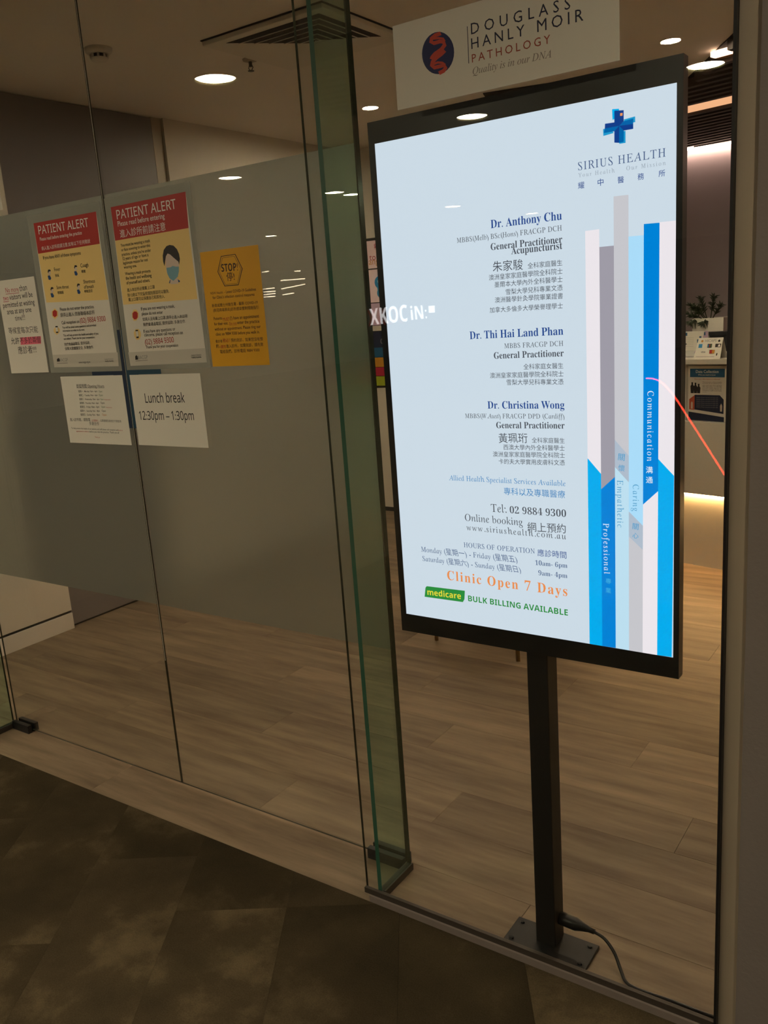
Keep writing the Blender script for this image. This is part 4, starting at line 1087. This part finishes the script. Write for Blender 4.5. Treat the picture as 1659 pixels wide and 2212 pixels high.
prints(sD, D_POLY, D_TEXT, YQ, {'sans': 1.15, 'sans_bold': 1.25})
sE = sheet('paper_notice', -2.4325, -2.1315, 1.1505, 1.3625, YQ, INK['white_card'], 'white opening hours sheet with small print under the left poster', 'notice')
prints(sE, E_POLY, E_TEXT, YQ)
sF = sheet('paper_notice', -2.098, -1.801, 1.1525, 1.3625, YQ, INK['white_card'], 'white sheet reading Lunch break in large letters on the right door', 'notice')
prints(sF, [], F_TEXT, YQ, {'sans': 1.3})
sG = sheet('paper_notice', -2.83, -2.594, 1.888, 2.06, YQ, INK['paper'], 'blank edge of a sheet stuck high on the left door at the frame edge', 'notice')

DY = 1.5606
sH = sheet('pathology_sign', -0.9995, -0.5495, 1.8803, 2.0315, DY, INK['white_card'], 'white pathology sign with oval emblem on the glass above the display', 'sign', 'panel', .001)
prints(sH, DHM_POLY, DHM_TEXT, DY)

# ================================================================== RECEPTION
CO = (-1.334, 4.747, 0)
def rc(name, label, cat, lx, ly, z, group=None):
    """a thing standing in the counter's own frame (lx along the counter, ly away from the visitor)"""
    p = ru * lx + rv * ly
    t = thing(name, (CO[0] + p.x, CO[1] + p.y, z), label, cat, group, RA)
    return t
rcn = rc('reception_counter', 'white reception counter with a glowing kick strip', 'counter', 0, 0, 0)
def lp(parent, name, m, *b, bevel=0):
    return Part().box(*b).build(name, m, parent, bevel=bevel, local=True)
lp(rcn, 'kick_panel', counter_white, -0.55, 1.6, 0.0, 0.40, 0.0, 0.43)
lp(rcn, 'front_panel', counter_white, -0.55, 1.6, -0.05, -0.001, 0.415, 0.806, bevel=.002)
lp(rcn, 'upper_panel', wall_cream, -0.55, 1.6, 0.0, 0.40, 0.431, 1.108)
lp(rcn, 'worktop', counter_white, -0.55, 1.6, -0.085, 0.42, 1.109, 1.136, bevel=.002)
lp(rcn, 'kick_light', emit('kick_glow', (1.0, 0.56, 0.22), 120.0), -0.55, 1.6, -0.012, -0.004, 0.404, 0.4145)

# framed data collection poster standing on the counter's ledge
def local_print(t, m, name, pts, y, th=.0004):
    return Part().prism_xz(pts, y, y + th).build(name, m, t, local=True)
def local_text(t, s, style, m, L, R, y, tall=1.0):
    vs, fs = letters(s, style)
    x0 = min(v[0] for v in vs); x1 = max(v[0] for v in vs)
    k = (R - L[0]) / (x1 - x0)
    zb = min(v[1] for v in vs) if style == 'cjk' else 0
    me = pymesh('printed_text', [(L[0] + (a - x0) * k, y, L[1] + (b - zb) * k * tall) for a, b in vs], fs)
    return link('printed_text', me, m, t)
dp = rc('information_poster', 'blue headed data collection poster in a clear stand against the counter', 'poster', 0.147, -0.028, 0.8065)
R4 = lambda a, b, c, d: [(a, c), (b, c), (b, d), (a, d)]
local_print(dp, acrylic, 'acrylic_stand', R4(-0.118, 0.118, 0.0, 0.300), -0.001, .003)
local_print(dp, INK['paper'], 'paper', R4(-0.105, 0.105, 0.002, 0.290), -0.0016)
local_print(dp, INK['teal'], 'header_band', R4(-0.095, 0.095, 0.232, 0.276), -0.0021)
local_text(dp, 'Data Collection', 'sans', INK['white'], (-0.062, 0.254), 0.062, -0.0023, 1.1)
local_text(dp, 'What you need to know', 'sans', INK['white'], (-0.05, 0.241), 0.046, -0.0023)
local_text(dp, 'How your information is collected', 'sans', INK['orange_flat'], (-0.07, 0.219), 0.07, -0.0023)
for k, z in enumerate([.205, .198, .188, .181, .174, .167, .160, .153]):
    local_text(dp, ['The practice collects health', 'records of our patients for', 'care, and may share general', 'data that does not identify', 'you with health planners to', 'improve services. Please ask', 'reception staff if you have', 'questions.'][k], 'sans', INK['ink'], (-0.025, z), (0.08 if k < 7 else 0.0), -0.0023, 0.72)
for k, (x, h) in enumerate([(-0.082, .205), (-0.064, .203), (-0.046, .197)]):
    local_print(dp, INK['ink'], 'figure', [(x - .008, .148), (x + .008, .148), (x + .010, h - .02), (x + .004, h - .012), (x + .005, h), (x - .005, h), (x - .004, h - .012), (x - .010, h - .02)], -0.0022)
local_print(dp, INK['navyblue'], 'banner', [(-0.068, .062), (0.092, .044), (0.092, .118), (0.070, .140), (-0.068, .140)], -0.0022)
local_print(dp, INK['orange_flat'], 'banner_end', [(-0.098, .062), (-0.068, .060), (-0.068, .138), (-0.098, .116)], -0.0023)
local_print(dp, INK['skin'], 'figure', [(-0.088, .066), (-0.078, .066), (-0.078, .098), (-0.083, .104), (-0.088, .098)], -0.0026)
local_print(dp, INK['skin'], 'figure', [(0.074, .056), (0.084, .056), (0.085, .085), (0.079, .098), (0.073, .085)], -0.0026)
for k in range(6):
    local_text(dp, 'details of how records are kept safe', 'sans', INK['palegrey'], (-0.058, .124 - k * .010), 0.062, -0.0026)
local_print(dp, INK['navyblue'], 'footer_band', [(-0.102, .006), (0.095, .002), (0.095, .027), (-0.102, .050)], -0.0021)

# tent card, leaflet holder and bottle on the worktop
WT = 1.1362
tc_ = rc('payment_card_sign', 'white tent card with payment card logos on the reception worktop', 'sign', 0.162, -0.035, WT)
def tent(pts_z):
    return pts_z
tilt = 0.028
p = Part()
p.v = [(-.070, -.030, 0), (.070, -.030, 0), (.070, -.002, .104), (-.052, -.002, .104), (-.070, .03, 0), (.082, .03, 0), (-.070, -.0285, 0), (.070, -.0285, 0)]
p = Part()
def slab(p, quad, n, th):
    i = len(p.v); n = Vector(n) * th
    p.v += [tuple(q) for q in quad] + [tuple(Vector(q) + n) for q in quad]
    p.f += [(i, i + 1, i + 2, i + 3), (i + 7, i + 6, i + 5, i + 4)] + [(i + k, i + 4 + k, i + 4 + (k + 1) % 4, i + (k + 1) % 4) for k in range(4)]
    p.m += [0] * 6
slab(p, [(-.072, -.034, 0), (.072, -.034, 0), (.072, 0, .104), (-.060, 0, .104)], (0, 1, .3), .001)
slab(p, [(-.060, .001, .104), (.072, .001, .104), (.078, .036, 0), (-.066, .036, 0)], (0, -1, .3), .001)
p.build('card', INK['white_card'], tc_, local=True)
def on_card(x, z):       # a point on the sloping front of the tent card
    return (x, -.0345 + .034 * z / .104 - .0004, z)
def card_poly(name, m, pts, lift=0.0):
    q = Part(); q.v = [on_card(*a) for a in pts]; q.v = [(a, b - lift, c) for a, b, c in q.v]
    q.f = [tuple(range(len(pts)))]; q.m = [0]
    return q.build(name, m, tc_, local=True)
def card_text(s, style, m, x0, x1, z, tall=1):
    vs, fs = letters(s, style)
    a0 = min(v[0] for v in vs); a1 = max(v[0] for v in vs); k = (x1 - x0) / (a1 - a0)
    me = pymesh('printed_text', [on_card(x0 + (a - a0) * k, z + b * k * tall) for a, b in vs], fs)
    return link('printed_text', me, m, tc_)
card_text('HICAPS', 'sans', INK['palegrey'], -.022, .038, .083)
card_poly('round_logo', INK['gold'], [(-.038 + .006 * math.cos(a), .088 + .006 * math.sin(a)) for a in [k * PI / 6 for k in range(12)]])
card_poly('round_logo', INK['hair'], [(.053 + .006 * math.cos(a), .088 + .006 * math.sin(a)) for a in [k * PI / 6 for k in range(12)]])
for nm, ml_, x0, x1, z0, z1 in [('card_logo', 'sky', -.054, -.034, .055, .074), ('card_logo', 'hair', -.006, .018, .055, .074), ('card_logo', 'hair', .036, .066, .057, .074), ('card_logo', 'red', .010, .024, .026, .044), ('card_logo', 'gold', .024, .038, .026, .044)]:
    card_poly(nm, INK[ml_], [(x0, z0), (x1, z0), (x1, z1), (x0, z1)])
for k, cl in enumerate(('sky', 'red', 'green')):
    card_poly('card_logo_stripe', INK[cl], [(-.0045 + k * .0075, .058), (.001 + k * .0075, .058), (.001 + k * .0075, .071), (-.0045 + k * .0075, .071)], .0002)
card_poly('card_logo_stripe', INK['white'], [(.050, .060), (.064, .060), (.060, .071), (.054, .071)], .0002)
card_text('VISA', 'sans_bold', INK['navyblue'], -.036, -.012, .030)
card_poly('rule', INK['palegrey'], [(-.060, .010), (.040, .010), (.040, .012), (-.060, .012)])
card_poly('small_logo', INK['hair'], [(.048, .016), (.054, .016), (.055, .028), (.049, .028)])

lh = rc('leaflet_holder', 'clear leaflet holder with blue and white leaflets on the worktop', 'leaflet holder', 0.035, 0.045, WT)
local_print(lh, acrylic, 'back_plate', R4(-.075, .075, 0, .110), .018, .002)
local_print(lh, acrylic, 'front_lip', R4(-.075, .075, 0, .035), -.018, .002)
local_print(lh, acrylic, 'base', R4(-.075, .075, 0, .002), -.016, .034)
local_print(lh, INK['white_card'], 'leaflet', R4(-.070, .070, .004, .134), .010, .004)
local_print(lh, INK['lilac'], 'leaflet_picture', [(.070, .020), (.070, .134), (.050, .134), (.040, .090), (.020, .060), (-.01, .020)], .0094, .0004)
for x0, x1, z0, z1 in [(-.062, -.046, .112, .128), (.010, .020, .074, .092), (.022, .034, .090, .108), (.048, .056, .112, .128)]:
    local_print(lh, INK['teal'], 'leaflet_square', R4(x0, x1, z0, z1), .0088, .0004)
for k in range(6):
    local_text(lh, 'general practice services', 'sans', INK['palegrey'], (-.055, .100 - k * .009), (-.01), .0092)
local_print(lh, INK['navyblue'], 'leaflet_cross', [(-.066, .066), (-.060, .066), (-.060, .060), (-.055, .060), (-.055, .066), (-.049, .066), (-.049, .071), (-.055, .071), (-.055, .077), (-.060, .077), (-.060, .071), (-.066, .071)], .0088, .0004)

bt = rc('sanitiser_bottle', 'small white pump bottle on the worktop beside the pillar', 'bottle', 0.262, 0.02, WT)
q = Part().lathe((0, 0, 0), [(.016, 0), (.018, .004), (.018, .048), (.012, .058), (.007, .062)], 20); q.build('body', off_white, bt, local=True, smooth=True)
q = Part().lathe((0, 0, 0), [(.0185, .012), (.0185, .038)], 20); q.build('label_band', INK['sky'], bt, local=True, smooth=True)
q = Part().lathe((0, 0, .0), [(.008, .062), (.008, .072), (.004, .074), (.004, .080)], 14); q.build('pump', off_white, bt, local=True, smooth=True)

# dark cabinet behind the counter and its planter
bc = thing('back_cabinet', (-0.8, 5.42, 0), 'long black cabinet behind the reception counter', 'cabinet')
Part().box(-2.2, 0.59, 5.36, 5.60, 0.0, 1.215).build('body', black_metal, bc)
Part().box(-2.2, 0.59, 5.35, 5.61, 1.2155, 1.236).build('top', black_plastic, bc, bevel=.002)
pt_ = thing('potted_plant', (-1.375, 5.47, 1.2365), 'spiky green plant in a white rectangular planter on the black cabinet', 'plant')
pp = Part()
px0, px1, py0, py1, pz0, pz1 = -1.470, -1.292, 5.40, 5.52, 1.2365, 1.314
pp.box(px0, px1, py0, py1, pz0, pz0 + .01).box(px0, px1, py0, py0 + .008, pz0 + .01, pz1).box(px0, px1, py1 - .008, py1, pz0 + .01, pz1)
pp.box(px0, px0 + .008, py0 + .008, py1 - .008, pz0 + .01, pz1).box(px1 - .008, px1, py0 + .008, py1 - .008, pz0 + .01, pz1)
pp.build('planter', off_white, pt_)
Part().box(px0 + .008, px1 - .008, py0 + .008, py1 - .008, pz0 + .01, pz1 - .008).build('soil', soil, pt_)
random.seed(21)
def tuft(base, tip, n, ln):
    q = Part()
    base, tip = Vector(base), Vector(tip)
    mid = (base + tip) / 2 + Vector((0, 0, .01))
    path = [base.lerp(mid, t / 3) for t in range(3)] + [mid.lerp(tip, t / 3) for t in range(4)]
    q.tube(path, .0032, 5)
    for k in range(n):
        t = 0.35 + 0.65 * k / n
        p0 = base.lerp(tip, t)
        ang = k * 2.4
        d = (tip - base).normalized() * 0.75 + Vector((math.cos(ang), math.sin(ang) * .8, math.sin(ang * 1.7) * .55)) * 0.8
        d.normalize()
        l = ln * random.uniform(.7, 1.15)
        e = p0 + d * l + Vector((0, 0, -0.12 * l))
        q.tube([p0, p0.lerp(e, .45) + Vector((0, 0, .004)), e], [.0030, .0042, .0006], 5)
    return q
for b_, t_ in [((-1.40, 5.46, 1.306), (-1.435, 5.43, 1.435)), ((-1.38, 5.46, 1.306), (-1.362, 5.45, 1.440)), ((-1.37, 5.46, 1.306), (-1.318, 5.44, 1.385)), ((-1.41, 5.45, 1.306), (-1.485, 5.40, 1.400)),
               ((-1.42, 5.45, 1.306), (-1.50, 5.41, 1.345)), ((-1.40, 5.44, 1.308), (-1.455, 5.39, 1.385)), ((-1.385, 5.42, 1.308), (-1.405, 5.380, 1.285)), ((-1.44, 5.42, 1.308), (-1.475, 5.375, 1.29))]:
    tuft(b_, t_, 24, .040).build('frond', leaf_green, pt_)

# ================================================================== WAITING AREA BEHIND THE DISPLAY
nb = thing('notice_board', (-3.3, 5.27, 0.94), 'tall notice board of coloured leaflets on the back wall beside the display', 'notice board')
ZB = lambda y: 1.990 - (y - 514) * (1.990 - 0.946) / 321.0
def nbp(name, m, a, b, x0=-3.78, x1=-2.95, y=5.284):
    return Part().box(x0, x1, y, 5.292, ZB(b), ZB(a)).build(name, m, nb)
Part().box(-3.80, -2.93, 5.2925, 5.2995, ZB(838), ZB(512)).build('backing', black_plastic, nb)
nbp('leaflet', INK['palepink'], 518, 576); nbp('leaflet', INK['palepink'], 579, 649); nbp('leaflet', INK['lilac'], 651, 699)
nbp('leaflet', wall_cream, 700, 711); nbp('leaflet', INK['navyblue'], 713, 747); nbp('leaflet', INK['teal'], 748, 769); nbp('leaflet', INK['gold'], 770, 791)
nbp('leaflet', INK['crimson'], 792, 811); nbp('leaflet', INK['lime'], 812, 833)
text(nb, '療保', 'cjk', INK['crimson'], (-3.655, ZB(537)), (-3.565, ZB(537)), 5.2835)
text(nb, 'to learn', 'sans', INK['crimson'], (-3.700, ZB(559)), (-3.50, ZB(559)), 5.2835)
text(nb, 'language', 'sans', INK['gold'], (-3.720, ZB(568)), (-3.50, ZB(568)), 5.2835)
for xa in (-3.655, -3.618):
    text(nb, 'C', 'sans_bold', INK['palegrey'], (xa, ZB(740)), (xa + .028, ZB(740)), 5.2835)
for cx_, y0_, r_, cl in [(-3.625, 607, .045, 'sky'), (-3.61, 620, .04, 'sky'), (-3.62, 630, .035, 'sky'), (-3.625, 605, .018, 'white'), (-3.625, 598, .012, 'hair'), (-3.61, 622, .018, 'gold'), (-3.61, 630, .014, 'hair')]:
    Part().prism_xz([(cx_ + r_ * math.cos(a), ZB(y0_) + r_ * math.sin(a)) for a in [k * PI / 8 for k in range(16)]], 5.2836 - .0001 * r_ ** -1 * .05, 5.2839).build('picture_shape', INK[cl], nb)

ch = thing('waiting_chair', (-1.80, 3.38, 0), 'waiting chair with amber wooden legs showing under the display', 'chair')
for x, y, sx, sy in [(-2.002, 3.182, -.0, -.0), (-1.560, 3.122, .02, -.02), (-1.94, 3.60, -.0, .02), (-1.50, 3.54, .02, .02)]:
    Part().tube([(x, y, 0.0), (x - sx * 1.4, y - sy * 1.4 + .004, 0.36)], [.009, .015], 10).build('leg', wood_amber, ch)
st = Part().prism_xy([(-2.03, 3.16), (-1.55, 3.095), (-1.48, 3.57), (-1.96, 3.635)], 0.36, 0.45); st.build('seat', chair_fabric, ch, bevel=.02)
st = Part().prism_xy([(-1.97, 3.56), (-1.49, 3.495), (-1.48, 3.57), (-1.96, 3.635)], 0.45, 0.86); st.build('backrest', chair_fabric, ch, bevel=.02)

# ================================================================== ACROSS THE CORRIDOR (mirrored in the glass)
sg = thing('shop_sign', (-6.2, -8.0, 1.9), 'lit white shop sign letters across the corridor, mirrored in the fixed pane', 'sign')
sign_glow = emit('sign_glow', (1.0, 0.95, 0.95), 6.5, False)
sign_red = emit('sign_red', (0.8, 0.12, 0.06), 0.6, False)
a_, b_, c_, d_, e_ = REFLECT_SIGN
text(sg, 'XKOC', 'sans_bold', sign_glow, a_, b_, -8.0, 'sign_letters', 1.35)
text(sg, 'iN:', 'sans_bold', sign_glow, c_, d_, -8.0, 'sign_letters', 1.2)
Part().box(e_[0] - .05, e_[0] + .05, -8.01, -8.0, e_[1] - .05, e_[1] + .05).build('sign_dot', sign_glow, sg)
text(sg, 'XKOC', 'sans_bold', sign_red, (a_[0] - .06, a_[1] - .02), (b_[0] - .06, b_[1] - .02), -8.02, 'letter_halo', 1.35)  # dim red emissive copy, painted as the glow around the letters
rs = Part().tube(smooth_path([(x, -2.36, z) for x, z in RED_STRIP]), 0.0042, 8).build('red_light_strip', emit('neon_red', (1.0, 0.06, 0.03), 24.0, False))
tag(rs, 'curved red neon strip across the corridor, mirrored beside the display', 'strip light')
shop_em = emit('shop_tube', (1.0, 0.86, 0.6), 16.0, False)
sh = thing('shop_light_rack', (-11.5, -8.6, 1.8), 'rack of thin shop lights across the corridor, mirrored beside the yellow notice', 'light rack')
for p, q in SHOP_LIGHTS:
    Part().tube([(p[0], -8.57, p[1]), (q[0], -8.57, q[1])], 0.008, 6).build('light_tube', shop_em, sh)
